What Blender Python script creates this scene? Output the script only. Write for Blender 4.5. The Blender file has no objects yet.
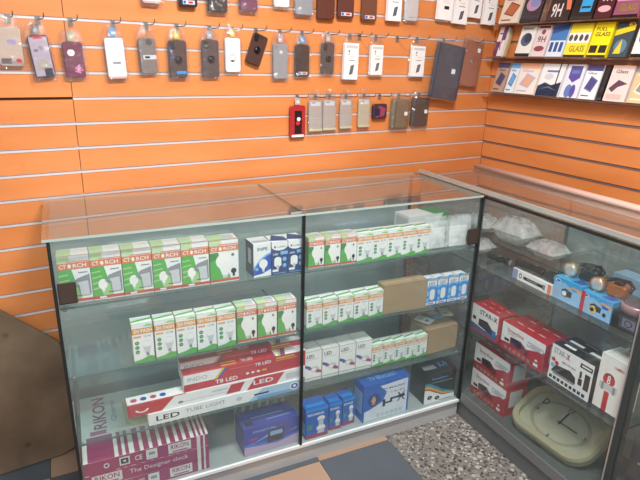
import bpy, bmesh, math, random
from mathutils import Vector, Matrix
PI = math.pi
rnd = random.Random(7)
scene = bpy.context.scene
COL = scene.collection

# ------------------------------------------------------------------ materials
def lin(h):
    h = h.lstrip('#')
    o = []
    for i in (0, 2, 4):
        c = int(h[i:i+2], 16) / 255
        o.append(c / 12.92 if c <= .04045 else ((c + .055) / 1.055) ** 2.4)
    return (*o, 1)

MATS = {}
def mat(h, rough=.5, metal=0., var=.05, scale=30., spec=.5, bump=0.):
    key = (h, rough, metal, var, scale, spec, bump)
    if key in MATS: return MATS[key]
    m = bpy.data.materials.new('m_' + h.lstrip('#')); m.use_nodes = True
    nt = m.node_tree; b = nt.nodes['Principled BSDF']
    b.inputs['Roughness'].default_value = rough; b.inputs['Metallic'].default_value = metal
    b.inputs['Specular IOR Level'].default_value = spec
    tc = nt.nodes.new('ShaderNodeTexCoord'); n = nt.nodes.new('ShaderNodeTexNoise')
    n.inputs['Scale'].default_value = scale; n.inputs['Detail'].default_value = 3
    nt.links.new(tc.outputs['Object'], n.inputs['Vector'])
    mix = nt.nodes.new('ShaderNodeMix'); mix.data_type = 'RGBA'
    c = lin(h)
    mix.inputs[6].default_value = tuple(max(0, x * (1 - var)) for x in c[:3]) + (1,)
    mix.inputs[7].default_value = tuple(min(1, x * (1 + var)) for x in c[:3]) + (1,)
    nt.links.new(n.outputs['Fac'], mix.inputs[0]); nt.links.new(mix.outputs[2], b.inputs['Base Color'])
    if bump:
        bp = nt.nodes.new('ShaderNodeBump'); bp.inputs['Strength'].default_value = bump; bp.inputs['Distance'].default_value = .002
        nt.links.new(n.outputs['Fac'], bp.inputs['Height']); nt.links.new(bp.outputs['Normal'], b.inputs['Normal'])
    MATS[key] = m
    return m

def glassy(name, tint, haze, haze_col, rough=.0, ior=1.45, dust_scale=6., gloss_col=(1, 1, 1, 1), crinkle=0.):
    """thin clear sheet: see-through, mirror-like by Fresnel, with a film of dust"""
    m = bpy.data.materials.new(name); m.use_nodes = True
    nt = m.node_tree; nt.nodes.clear(); L = nt.links.new
    out = nt.nodes.new('ShaderNodeOutputMaterial')
    tr = nt.nodes.new('ShaderNodeBsdfTransparent'); tr.inputs[0].default_value = (*tint, 1)
    df = nt.nodes.new('ShaderNodeBsdfDiffuse'); df.inputs[0].default_value = lin(haze_col)
    gl = nt.nodes.new('ShaderNodeBsdfGlossy'); gl.inputs['Roughness'].default_value = rough; gl.inputs['Color'].default_value = gloss_col
    lw = nt.nodes.new('ShaderNodeLayerWeight'); lw.inputs['Blend'].default_value = .5
    pw = nt.nodes.new('ShaderNodeMath'); pw.operation = 'POWER'; pw.inputs[1].default_value = 5; L(lw.outputs['Facing'], pw.inputs[0])
    f0 = ((ior - 1)/(ior + 1))**2
    fr = nt.nodes.new('ShaderNodeMath'); fr.operation = 'MULTIPLY_ADD'; fr.inputs[1].default_value = 1 - f0; fr.inputs[2].default_value = f0; L(pw.outputs[0], fr.inputs[0])
    m1 = nt.nodes.new('ShaderNodeMixShader'); m2 = nt.nodes.new('ShaderNodeMixShader')
    tc = nt.nodes.new('ShaderNodeTexCoord'); n = nt.nodes.new('ShaderNodeTexNoise'); n.inputs['Scale'].default_value = dust_scale; n.inputs['Detail'].default_value = 5
    L(tc.outputs['Object'], n.inputs['Vector'])
    mr = nt.nodes.new('ShaderNodeMapRange'); mr.inputs[1].default_value = .3; mr.inputs[2].default_value = .75
    mr.inputs[3].default_value = haze * .6; mr.inputs[4].default_value = haze * 1.4
    L(n.outputs['Fac'], mr.inputs[0]); L(mr.outputs[0], m1.inputs[0]); L(tr.outputs[0], m1.inputs[1]); L(df.outputs[0], m1.inputs[2])
    if crinkle:
        n2 = nt.nodes.new('ShaderNodeTexNoise'); n2.inputs['Scale'].default_value = 45; n2.inputs['Detail'].default_value = 2
        L(tc.outputs['Object'], n2.inputs['Vector'])
        bp = nt.nodes.new('ShaderNodeBump'); bp.inputs['Strength'].default_value = crinkle; bp.inputs['Distance'].default_value = .01
        L(n2.outputs['Fac'], bp.inputs['Height']); L(bp.outputs[0], gl.inputs['Normal']); L(bp.outputs[0], lw.inputs['Normal'])
    L(fr.outputs[0], m2.inputs[0]); L(m1.outputs[0], m2.inputs[1]); L(gl.outputs[0], m2.inputs[2]); L(m2.outputs[0], out.inputs[0])
    return m

GLASS = glassy('clear_glass', (.94, .965, .965), .055, '#b2c0c4')
TOPGLASS = glassy('top_glass', (.80, .83, .82), .055, '#b9b0aa', ior=2.15)
SHELFGLASS = glassy('shelf_glass', (.92, .96, .955), .055, '#b4c6c9', ior=1.5)
GLASS2 = glassy('corner_glass', (.94, .95, .95), .035, '#a9b4b5')
SHELF2 = glassy('corner_shelf_glass', (.92, .95, .94), .035, '#a5b0b0')
HAZY = glassy('hazy_glass', (.80, .82, .83), .46, '#aaa7a4', ior=1.5)
FILM = glassy('plastic_film', (.95, .95, .95), .028, '#f4f2f2', rough=.06, ior=1.65, dust_scale=50, crinkle=1.)
BAG = glassy('crinkled_bag', (.97, .97, .97), .42, '#f8fafa', rough=.15, ior=1.6, dust_scale=35, crinkle=1.)
GEDGE = mat('#4f6f69', .25)
TOPEDGE = mat('#9fb0aa', .2); GEDGE2 = mat('#34403f', .3)

def mirror_mat(name, col, fac, tint):
    m = bpy.data.materials.new(name); m.use_nodes = True
    nt = m.node_tree; nt.nodes.clear(); L = nt.links.new
    out = nt.nodes.new('ShaderNodeOutputMaterial'); df = nt.nodes.new('ShaderNodeBsdfDiffuse'); gl = nt.nodes.new('ShaderNodeBsdfGlossy')
    df.inputs[0].default_value = lin(col); gl.inputs[0].default_value = lin(tint); gl.inputs['Roughness'].default_value = .03
    mx = nt.nodes.new('ShaderNodeMixShader'); n = nt.nodes.new('ShaderNodeTexNoise'); tc = nt.nodes.new('ShaderNodeTexCoord')
    n.inputs['Scale'].default_value = 3; n.inputs['Detail'].default_value = 5
    mr = nt.nodes.new('ShaderNodeMapRange'); mr.inputs[1].default_value = .3; mr.inputs[2].default_value = .7; mr.inputs[3].default_value = fac - .08; mr.inputs[4].default_value = fac + .08
    L(tc.outputs['Object'], n.inputs['Vector']); L(n.outputs['Fac'], mr.inputs[0]); L(mr.outputs[0], mx.inputs[0])
    L(df.outputs[0], mx.inputs[1]); L(gl.outputs[0], mx.inputs[2]); L(mx.outputs[0], out.inputs[0])
    return m
MIRROR = mirror_mat('dusty_mirror', '#b9c9cb', .42, '#c6d4d5')
MIRROR2 = mirror_mat('grey_mirror', '#9aa6a5', .42, '#a8b4b3')  # greyer copy: the corner case's dimmer light is put into its tones

def orange_mat():
    m = bpy.data.materials.new('orange_laminate'); m.use_nodes = True
    nt = m.node_tree; L = nt.links.new; b = nt.nodes['Principled BSDF']; b.inputs['Roughness'].default_value = .42
    tc = nt.nodes.new('ShaderNodeTexCoord')
    n = nt.nodes.new('ShaderNodeTexNoise'); n.inputs['Scale'].default_value = 2.2; n.inputs['Detail'].default_value = 6
    sc = nt.nodes.new('ShaderNodeMapping'); sc.inputs['Scale'].default_value = (1, 1, 4); L(tc.outputs['Object'], sc.inputs[0]); L(sc.outputs[0], n.inputs['Vector'])
    r = nt.nodes.new('ShaderNodeValToRGB'); r.color_ramp.elements[0].position = .3; r.color_ramp.elements[1].position = .75
    r.color_ramp.elements[0].color = lin('#cb793f'); r.color_ramp.elements[1].color = lin('#d98c54')
    L(n.outputs['Fac'], r.inputs[0])
    n2 = nt.nodes.new('ShaderNodeTexNoise'); n2.inputs['Scale'].default_value = 14; n2.inputs['Detail'].default_value = 4; L(tc.outputs['Object'], n2.inputs['Vector'])
    r2 = nt.nodes.new('ShaderNodeMapRange'); r2.inputs[1].default_value = .68; r2.inputs[2].default_value = .8; r2.inputs[3].default_value = 0; r2.inputs[4].default_value = .35
    L(n2.outputs['Fac'], r2.inputs[0])
    mx = nt.nodes.new('ShaderNodeMix'); mx.data_type = 'RGBA'; mx.inputs[7].default_value = lin('#a8562c')
    L(r2.outputs[0], mx.inputs[0]); L(r.outputs[0], mx.inputs[6]); L(mx.outputs[2], b.inputs['Base Color'])
    return m
ORANGE = orange_mat()

def terrazzo_mat():
    m = bpy.data.materials.new('terrazzo'); m.use_nodes = True
    nt = m.node_tree; L = nt.links.new; b = nt.nodes['Principled BSDF']; b.inputs['Roughness'].default_value = .4
    tc = nt.nodes.new('ShaderNodeTexCoord')
    def chips(scale, lo, hi):
        v = nt.nodes.new('ShaderNodeTexVoronoi'); v.inputs['Scale'].default_value = scale; L(tc.outputs['Object'], v.inputs['Vector'])
        r = nt.nodes.new('ShaderNodeMapRange'); r.inputs[1].default_value = lo; r.inputs[2].default_value = hi; r.inputs[3].default_value = 1; r.inputs[4].default_value = 0
        L(v.outputs['Distance'], r.inputs[0])
        cr = nt.nodes.new('ShaderNodeValToRGB'); cr.color_ramp.interpolation = 'CONSTANT'
        e = cr.color_ramp.elements; e[0].color = lin('#2f2c2a'); e[1].position = .34; e[1].color = lin('#4a4643')
        for p, h in ((.52, '#8f8a83'), (.72, '#6d635b'), (.86, '#a9a49d')):
            k = e.new(p); k.color = lin(h)
        s = nt.nodes.new('ShaderNodeSeparateColor'); L(v.outputs['Color'], s.inputs[0]); L(s.outputs[0], cr.inputs[0])
        return r.outputs[0], cr.outputs[0]
    f1, c1 = chips(85, .36, .46); f2, c2 = chips(42, .34, .44)
    m1 = nt.nodes.new('ShaderNodeMix'); m1.data_type = 'RGBA'; m1.inputs[6].default_value = lin('#6f6b67'); L(f1, m1.inputs[0]); L(c1, m1.inputs[7])
    g = nt.nodes.new('ShaderNodeMath'); g.operation = 'MULTIPLY'; g.inputs[1].default_value = .65; L(f2, g.inputs[0])
    m2 = nt.nodes.new('ShaderNodeMix'); m2.data_type = 'RGBA'; L(g.outputs[0], m2.inputs[0]); L(m1.outputs[2], m2.inputs[6]); L(c2, m2.inputs[7])
    L(m2.outputs[2], b.inputs['Base Color'])
    return m

ALU = mat('#c9c9cb', .28, .85, .06, 12)
BALU = mat('#b2b2b2', .4, .25, .12, 5)
BLACK = mat('#141416', .35)
RUBBER = mat('#15191a', .5)
WHITE = mat('#eef0f0', .45); WHITEP = mat('#f2f2ef', .35)
KRAFT = mat('#a58a68', .75, var=.12, scale=9)

# ------------------------------------------------------------------ mesh builder
TEXT = {}
def text_geo(s, bold=True):
    k = (s, bold)
    if k not in TEXT:
        cu = bpy.data.curves.new('t', 'FONT'); cu.body = s; cu.resolution_u = 2
        cu.offset = .018 if bold else 0
        o = bpy.data.objects.new('t', cu); COL.objects.link(o)
        bpy.context.view_layer.update()
        me = o.evaluated_get(bpy.context.evaluated_depsgraph_get()).to_mesh()
        vs = [(v.co.x, v.co.y) for v in me.vertices]; fs = [tuple(p.vertices) for p in me.polygons]
        x0 = min(v[0] for v in vs); x1 = max(v[0] for v in vs); y0 = min(v[1] for v in vs); y1 = max(v[1] for v in vs)
        vs = [((x - x0) / (x1 - x0), (y - y0) / (y1 - y0)) for x, y in vs]
        asp = (x1 - x0) / (y1 - y0)
        bpy.data.objects.remove(o); bpy.data.curves.remove(cu)
        TEXT[k] = (vs, fs, asp)
    return TEXT[k]

class MB:
    def __init__(s): s.v = []; s.f = []; s.m = []; s.sm = []; s.mats = []
    def mi(s, m):
        if m not in s.mats: s.mats.append(m)
        return s.mats.index(m)
    def add(s, vs, fs, m, smooth=False):
        o = len(s.v); s.v += [tuple(v) for v in vs]; k = s.mi(m)
        for f in fs: s.f.append(tuple(i + o for i in f)); s.m.append(k); s.sm.append(smooth)
    def poly(s, pts, m): s.add(pts, [tuple(range(len(pts)))], m)
    def box(s, x0, x1, y0, y1, z0, z1, m, fm=None):
        v = [(x, y, z) for z in (z0, z1) for y in (y0, y1) for x in (x0, x1)]
        F = {'bottom': (0, 2, 3, 1), 'top': (4, 5, 7, 6), 'front': (0, 1, 5, 4), 'back': (2, 6, 7, 3), 'left': (0, 4, 6, 2), 'right': (1, 3, 7, 5)}
        o = len(s.v); s.v += v
        for n, f in F.items():
            s.f.append(tuple(i + o for i in f)); s.m.append(s.mi((fm or {}).get(n, m))); s.sm.append(False)
    def prism(s, pts, y0, y1, m, bev=0., side=None):
        """outline in x,z extruded along y (front at y0); bev rounds the front edge"""
        n = len(pts); cx = sum(p[0] for p in pts) / n; cz = sum(p[1] for p in pts) / n
        rings = []
        if bev:
            w = max(abs(p[0] - cx) for p in pts); h = max(abs(p[1] - cz) for p in pts)
            sx = (w - bev) / w; sz = (h - bev) / h
            rings.append([(cx + (p[0] - cx) * sx, y0, cz + (p[1] - cz) * sz) for p in pts])
            rings.append([(p[0], y0 + bev, p[1]) for p in pts])
        else: rings.append([(p[0], y0, p[1]) for p in pts])
        rings.append([(p[0], y1, p[1]) for p in pts])
        vs = [v for r in rings for v in r]
        s.add(vs, [tuple(range(n))], m)
        o = len(s.v) - len(vs)
        for r in range(len(rings) - 1):
            for i in range(n):
                j = (i + 1) % n
                s.f.append((o + r*n + i, o + (r+1)*n + i, o + (r+1)*n + j, o + r*n + j)); s.m.append(s.mi(side or m)); s.sm.append(False)
        s.f.append(tuple(o + (len(rings)-1)*n + i for i in reversed(range(n)))); s.m.append(s.mi(side or m)); s.sm.append(False)
    def tube(s, pts, r, m, n=8, closed=False):
        pts = [Vector(p) for p in pts]; rs = r if isinstance(r, (list, tuple)) else [r] * len(pts)
        vs = []; N = len(pts); prev = None
        for i, p in enumerate(pts):
            a = pts[(i - 1) % N] if (i or closed) else p; b = pts[(i + 1) % N] if (i < N - 1 or closed) else p
            d = (b - a).normalized()
            u = prev - d * prev.dot(d) if prev is not None else d.cross(Vector((0, 0, 1)))
            if u.length < 1e-4: u = d.cross(Vector((1, 0, 0)))
            u.normalize(); prev = u; w = d.cross(u)
            vs += [tuple(p + (u * math.cos(t) + w * math.sin(t)) * rs[i]) for t in (2*PI*k/n for k in range(n))]
        fs = []
        for i in range(N if closed else N - 1):
            for k in range(n):
                a = i*n + k; b = i*n + (k+1) % n; c = ((i+1) % N)*n + k; d = ((i+1) % N)*n + (k+1) % n
                fs.append((a, c, d, b))
        if not closed: fs += [tuple(range(n)), tuple((N-1)*n + k for k in reversed(range(n)))]
        s.add(vs, fs, m, True)
    def lathe(s, prof, m, c=(0, 0, 0), axis='z', n=24):
        vs = []
        for r, h in prof:
            for k in range(n):
                a = 2*PI*k/n; x, y, z = r*math.cos(a), r*math.sin(a), h
                if axis == 'y': x, y, z = x, h, y
                if axis == 'x': x, y, z = h, x, y
                vs.append((c[0]+x, c[1]+y, c[2]+z))
        fs = []
        for i in range(len(prof) - 1):
            for k in range(n):
                fs.append((i*n+k, i*n+(k+1) % n, (i+1)*n+(k+1) % n, (i+1)*n+k))
        fs += [tuple(reversed(range(n))), tuple((len(prof)-1)*n+k for k in range(n))]
        s.add(vs, fs, m, True)
    def build(s, name, parent=None, loc=(0, 0, 0), rz=0., rx=0., ry=0.):
        me = bpy.data.meshes.new(name); me.from_pydata(s.v, [], s.f)
        for m in s.mats: me.materials.append(m)
        me.polygons.foreach_set('material_index', s.m); me.polygons.foreach_set('use_smooth', s.sm); me.update()
        o = bpy.data.objects.new(name, me); COL.objects.link(o); o.location = loc; o.rotation_euler = (rx, ry, rz)
        if parent: o.parent = parent
        return o

class Face:
    """a printed face: draws flat shapes a hair above one side of a box"""
    def __init__(s, mb, o, u, v, n, w, h): s.mb, s.o, s.u, s.v, s.n, s.w, s.h, s.k = mb, Vector(o), Vector(u), Vector(v), Vector(n), w, h, 1
    def P(s, a, b): return tuple(s.o + s.u*a*s.w + s.v*b*s.h + s.n*(.00012 + .00006*s.k))
    def poly(s, pts, m): s.mb.poly([s.P(*p) for p in pts], m); s.k += 1
    def rect(s, a0, a1, b0, b1, m): s.poly([(a0, b0), (a1, b0), (a1, b1), (a0, b1)], m)
    def ell(s, a, b, ra, rb, m, n=16): s.poly([(a+ra*math.cos(2*PI*i/n), b+rb*math.sin(2*PI*i/n)) for i in range(n)], m)
    def ring(s, a, b, ra, rb, t, m, n=20):
        pts = [s.P(a+ra*q*math.cos(2*PI*i/n), b+rb*q*math.sin(2*PI*i/n)) for q in (1, 1-t) for i in range(n)]
        s.mb.add(pts, [(i, (i+1) % n, n+(i+1) % n, n+i) for i in range(n)], m); s.k += 1
    def text(s, t, a0, a1, b0, b1, m, rot=0, bold=True):
        vs, fs, asp = text_geo(t, bold)
        def T(x, y):
            if rot == 90: x, y = 1 - y, x
            if rot == 180: x, y = 1 - x, 1 - y
            return s.P(a0 + (a1-a0)*x, b0 + (b1-b0)*y)
        s.mb.add([T(*p) for p in vs], fs, m); s.k += 1

def carton(w, d, h, base, fm=None):
    mb = MB(); mb.box(0, w, 0, d, 0, h, base, fm)
    mb.front = Face(mb, (0, 0, 0), (1, 0, 0), (0, 0, 1), (0, -1, 0), w, h)
    mb.top = Face(mb, (0, 0, h), (1, 0, 0), (0, 1, 0), (0, 0, 1), w, d)
    mb.left = Face(mb, (0, d, 0), (0, -1, 0), (0, 0, 1), (-1, 0, 0), d, h)
    mb.right = Face(mb, (w, 0, 0), (0, 1, 0), (0, 0, 1), (1, 0, 0), d, h)
    return mb

def rrect(w, h, r, n=4, cx=0, cz=0):
    pts = []
    for sx, sz, a in ((1, -1, -PI/2), (1, 1, 0), (-1, 1, PI/2), (-1, -1, PI)):
        for i in range(n + 1):
            t = a + PI/2*i/n
            pts.append((cx + sx*(w/2 - r) + r*math.cos(t), cz + sz*(h/2 - r) + r*math.sin(t)))
    return pts

def tag(o, label=None, cat=None, group=None, kind=None):
    if label: o['label'] = label
    if cat: o['category'] = cat
    if group: o['group'] = group
    if kind: o['kind'] = kind
    return o
def root(name, loc, rz=0., rx=0., ry=0.):
    o = bpy.data.objects.new(name, None); COL.objects.link(o); o.location = loc; o.rotation_euler = (rx, ry, rz); o.empty_display_size = .02
    return o
def dup(o, parent=None):
    c = o.copy(); COL.objects.link(c)
    if parent: c.parent = parent
    for ch in o.children: dup(ch, c)
    return c

# ------------------------------------------------------------------ place frames
CORNER = Vector((.6315, .7499, 0)); AB = math.radians(6.26); AR = math.radians(4.01)
TB = Vector((math.cos(AB), math.sin(AB), 0)); NB = Vector((math.sin(AB), -math.cos(AB), 0))     # along back wall, out of it
TR = Vector((-math.sin(AR), math.cos(AR), 0)); NR = Vector((-math.cos(AR), -math.sin(AR), 0))
def BW(s, z, off=0.): return CORNER + TB*s + NB*off + Vector((0, 0, z))
def RW(t, z, off=0.): return CORNER + TR*t + NR*off + Vector((0, 0, z))
RZR = -PI/2 + AR
PITCH = .0876; SLAT0 = 1.6699
def slat(k): return SLAT0 - PITCH*k
CEIL = 2.85
WX0, WY0 = -3.3, -3.4

# ------------------------------------------------------------------ the room
TERR = terrazzo_mat()
DARKT = mat('#4b5158', .45, var=.18, scale=5); TANT = mat('#957b68', .55, var=.15, scale=6)
mb = MB(); nx = 10
for i in range(-1, 12):
    for j in range(-8, 6):
        x1 = -.39 - .331*i if i >= 0 else 1.0; x0 = -.39 - .331*(i+1); y0 = -.02 + .331*j; y1 = y0 + .331
        m = TERR if i < 0 else ((DARKT, TANT)[(i + j + 1) % 2])
        g = .0012 if i >= 0 else 0
        mb.box(x0 + g, x1 - g, y0 + g, y1 - g, -.03, 0, m)
mb.box(-4.2, 1.2, -3.6, 2.0, -.05, -.031, mat('#4b4743', .8))
tag(mb.build('floor'), kind='structure')

def slat_boards(name, s0, s1, seams, skip=()):
    """boards, recessed grooves; drawn with x along the wall and the room at -y"""
    mb = MB(); gh = .0095
    ks = list(range(-14, 20))
    segs = [s0] + list(seams) + [s1]
    for a, b in zip(segs[:-1], segs[1:]):
        for k in ks:
            z0 = slat(k+1) + gh/2; z1 = slat(k) - gh/2
            z0 = max(z0, 0); z1 = min(z1, CEIL)
            if z1 - z0 < .005: continue
            mb.box(a + .0012, b - .0012, 0, .012, z0, z1, ORANGE)
    mb.box(s0 - (.06 if s0 == 0 else 0), s1 + (.06 if s1 == 0 else 0), .012, .03, 0, CEIL, mat('#5a3a26', .8))
    return mb
def slat_strips(s0, s1, skip, m):
    mb = MB()
    for k in range(-13, 19):
        z = slat(k)
        if z < .02: continue
        a = s0
        if k in skip: a = skip[k]
        mb.box(a, s1, -.0018, .009, z - .0060, z + .0010, m)
        mb.box(a, s1, .0085, .0115, z - .002, z + .0048, m)
    return mb
STRIP = mat('#e6e4e8', .28, .45, .1, 3); STRIP2 = mat('#8d7a78', .35, .5, .1, 4)
w = slat_boards('wall_back', -4.3, 0.0, [-2.118]).build('wall_back', loc=tuple(CORNER), rz=AB); tag(w, kind='structure')
t1 = slat_strips(-4.3, 0.0, {3: -2.118}, STRIP).build('trim_1', loc=tuple(CORNER), rz=AB); tag(t1, kind='structure')
w = slat_boards('wall_right', 0.0, 4.3, []).build('wall_right', loc=tuple(CORNER), rz=RZR); tag(w, kind='structure')
t2 = slat_strips(0.0, 4.3, {}, STRIP2).build('trim_2', loc=tuple(CORNER), rz=RZR); tag(t2, kind='structure')
PAINT = mat('#aab2b3', .8)
mb = MB(); mb.box(WX0 - .1, WX0, WY0, .6, 0, CEIL, PAINT); tag(mb.build('wall_left'), kind='structure')
mb = MB(); mb.box(WX0 - .1, 1.1, WY0 - .1, WY0, 0, CEIL, PAINT); tag(mb.build('wall_front'), kind='structure')
mb = MB(); mb.box(WX0 - .2, 1.3, WY0 - .2, 1.3, CEIL, CEIL + .05, mat('#dcdcd8', .8)); tag(mb.build('ceiling'), kind='structure')

# ------------------------------------------------------------------ display cases
SH = [.8316, .5892, .3372, .090]
LX = -1.597; MX = -.7985; H = 1.056; DEP = .462
def pane(mb, x0, x1, y0, y1, z0, z1, g, edges, e): mb.box(x0, x1, y0, y1, z0, z1, g, {k: e for k in edges})
case = tag(root('glass_display_case', (-.8, .24, 0)), 'long glass display case of bulb boxes standing along the orange back wall', 'display case')
OFF = Vector((.8, -.24, 0))
def cpart(name, mb, parent=None):
    o = mb.build(name, parent or case)
    if parent is None: o.location = OFF
    return o
mb = MB(); mb.box(LX, -.004, .006, DEP + .018, 0, .076, BALU); cpart('plinth', mb)
mb = MB(); mb.box(LX + .002, -.004, .004, DEP + .016, .076, SH[3] - .001, mat('#a4adab', .5)); cpart('bottom_board', mb)
mb = MB(); mb.box(LX - .002, -.007, -.007, .0035, .080, .0925, mat('#dfe3e4', .35, .2)); cpart('bottom_rail', mb)
for x0, x1 in ((LX + .004, -.79), (-.80, -.042)):
    mb = MB(); y = DEP if x0 < -1 else DEP + .006
    mb.box(x0, x1, y, y + .005, SH[3], H - .012, MIRROR); cpart('back_panel', mb)
mb = MB(); mb.box(-.042, -.030, DEP - .004, DEP + .012, SH[3], H - .01, mat('#4d4a48', .4, .4)); cpart('back_post', mb)
for x0, x1 in ((LX - .014, MX - .0008), (MX + .0008, -.011)):
    mb = MB(); mb.box(x0, x1, -.009, DEP + .022, H - .008, H, TOPGLASS, {'front': TOPEDGE, 'back': TOPEDGE, 'left': TOPEDGE if x0 < -1 else GEDGE, 'right': GEDGE}); cpart('top_pane', mb)
mb = MB(); pane(mb, LX, LX + .006, .010, DEP + .01, .078, H - .0085, GLASS, ('front',), GEDGE); cpart('side_pane', mb)
mb = MB(); pane(mb, -.010, -.005, .010, DEP + .01, .078, H - .0085, GLASS, ('front',), GEDGE); cpart('side_pane', mb)
for n, (x0, x1) in enumerate(((LX + .006, MX - .006), (MX + .006, -.012))):
    mb = MB(); mb.box(x0, x1, -.001, .005, .094, H - .010, GLASS); d = cpart('door', mb)
    mb = MB(); lx = (-1.588, -.066)[n]
    mb.box(lx, lx + (.051, .052)[n], -.010, -.0015, .851, .916, mat('#3b302c', .45, .2)); mb.box(lx + .004, lx + (.047, .048)[n], -.012, -.010, .855, .912, mat('#453833', .4, .2))
    mb.box(lx + .01, lx + .04, .0055, .016, .86, .905, mat('#3b302c', .45, .2))
    mb.build('lock', d)
for x in (LX + .001, MX, -.0075):
    mb = MB(); mb.box(x - .0045, x + .0045, -.006, .009, .0935, H - .0085, RUBBER); cpart('post', mb)
for z in SH[:3]:
    for x0, x1 in ((LX + .008, MX - .002), (MX + .002, -.012)):
        mb = MB(); pane(mb, x0, x1, .0095, DEP - .012, z - .007, z, SHELFGLASS, ('front', 'left', 'right'), GEDGE)
        sh = cpart('shelf', mb)
        for cx in (x0 + .012, x1 - .012):
            q = MB(); q.lathe([(.006, 0), (.006, .008), (.004, .012)], ALU, (cx, .03, z - .0195)); q.build('shelf_clip', sh)

case2 = tag(root('glass_corner_case', (.18, -.6, 0)), 'glass display case of torches and red receiver boxes along the side wall', 'display case')
OFF2 = Vector((-.18, .6, 0)); RX = .348; YN = -1.62; YB = .455; PY = -.737
def rpart(name, mb, parent=None):
    o = mb.build(name, parent or case2)
    if parent is None: o.location = OFF2
    return o
RS = [.745, .432, .100]
mb = MB(); mb.box(.006, RX, YN, YB, 0, .082, mat('#6d7072', .45, .5, .15, 6)); rpart('plinth', mb)
mb = MB(); mb.box(.004, RX, YN, YB, .083, RS[2], mat('#59605e', .5)); rpart('bottom_board', mb)  # darker than the long case's board: dim interior painted into the colour
mb = MB(); mb.box(-.004, .004, YN, -.012, .083, .128, mat('#77797a', .4, .4)); rpart('bottom_rail', mb)
mb = MB(); mb.box(RX - .005, RX, YN, -.145, RS[2], H - .01, MIRROR2); rpart('back_panel', mb)
mb = MB(); mb.box(RX - .005, RX, -.14, YB, RS[2], H - .01, HAZY); rpart('back_pane', mb)
mb = MB(); mb.box(RX - .014, RX + .004, -.146, -.138, RS[2], H - .01, mat('#59625f', .4, .3)); rpart('back_post', mb)
mb = MB(); mb.box(.010, RX - .006, YB - .006, YB, RS[2], H - .01, HAZY); rpart('end_pane', mb)
mb = MB(); mb.box(.002, RX + .004, YN, YB + .004, H - .004, H + .004, TOPGLASS); rpart('top_pane', mb)
mb = MB(); mb.box(-.004, .009, YN, YB + .006, H + .004, H + .019, mat('#b9bdbb', .3, .6)); mb.box(-.002, .007, YN, -.001, H - .014, H - .0045, RUBBER); rpart('front_rail', mb)
mb = MB(); mb.tube([(RX + .0, YN, H + .016), (RX + .0, YB + .01, H + .016)], .0135, mat('#d3b4a8', .35, .15), 10); rpart('back_rail', mb)  # pinkish tone of a reflection put into the rail's colour
for y0, y1 in ((PY + .018, -.008), (YN, PY - .018)):
    mb = MB(); mb.box(-.001, .004, y0, y1, .129, H - .015, GLASS2); rpart('door', mb)
mb = MB(); mb.box(-.004, .030, PY - .0170, PY + .0115, .105, H - .015, mat('#3c4343', .35, .4)); mb.box(-.007, -.004, PY + .005, PY + .010, .105, H - .015, ALU); rpart('post', mb)
mb = MB(); mb.box(.0005, .008, .0005, .010, .105, H - .015, mat('#5d6664', .35, .5)); rpart('post', mb)
for z in RS[:2]:
    for y0, y1 in ((PY + .002, YB - .01), (YN, PY - .002)):
        mb = MB(); pane(mb, .013, RX - .008, y0, y1, z - .007, z, SHELF2, ('left', 'front', 'back'), GEDGE2); rpart('shelf', mb)

mb = MB(); pane(mb, .200, RX - .008, PY + .002, YB - .01, .784, .790, SHELF2, ('left', 'front', 'back'), GEDGE2); rpart('shelf', mb)

# ------------------------------------------------------------------ bulb boxes
GREEN = mat('#55ae4c', .4); DGREEN = mat('#3a8a48', .4); LGREEN = mat('#9fd08a', .4); PGREEN = mat('#c3dfb0', .4)
TORANGE = mat('#e07a48', .4); TRED = mat('#c4513a', .4); GREYP = mat('#a7abb0', .4); LGREY = mat('#c9cdd2', .4); MGREY = mat('#8b8f95', .4)
def bulb_shape(f, cu, cv, ru, rv, m, base):
    f.poly([(cu - ru*.45, cv - rv*.55), (cu - ru*.28, cv - rv*1.35), (cu + ru*.28, cv - rv*1.35), (cu + ru*.45, cv - rv*.55)], m)
    f.ell(cu, cv, ru, rv, m)
    f.rect(cu - ru*.26, cu + ru*.26, cv - rv*1.75, cv - rv*1.33, base)
def torch_logo(f, b0, b1):
    f.rect(0, 1, b0, b1, TORANGE); p = (b1 - b0)*.2
    f.text('CT', .05, .27, b0 + p, b1 - p, WHITE); f.ell(.37, (b0+b1)/2, .055, (b1-b0)*.3, WHITE); f.rect(.34, .40, b0 + p, b0 + p*1.8, WHITE)
    f.text('RCH', .48, .90, b0 + p, b1 - p, WHITE)
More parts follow.
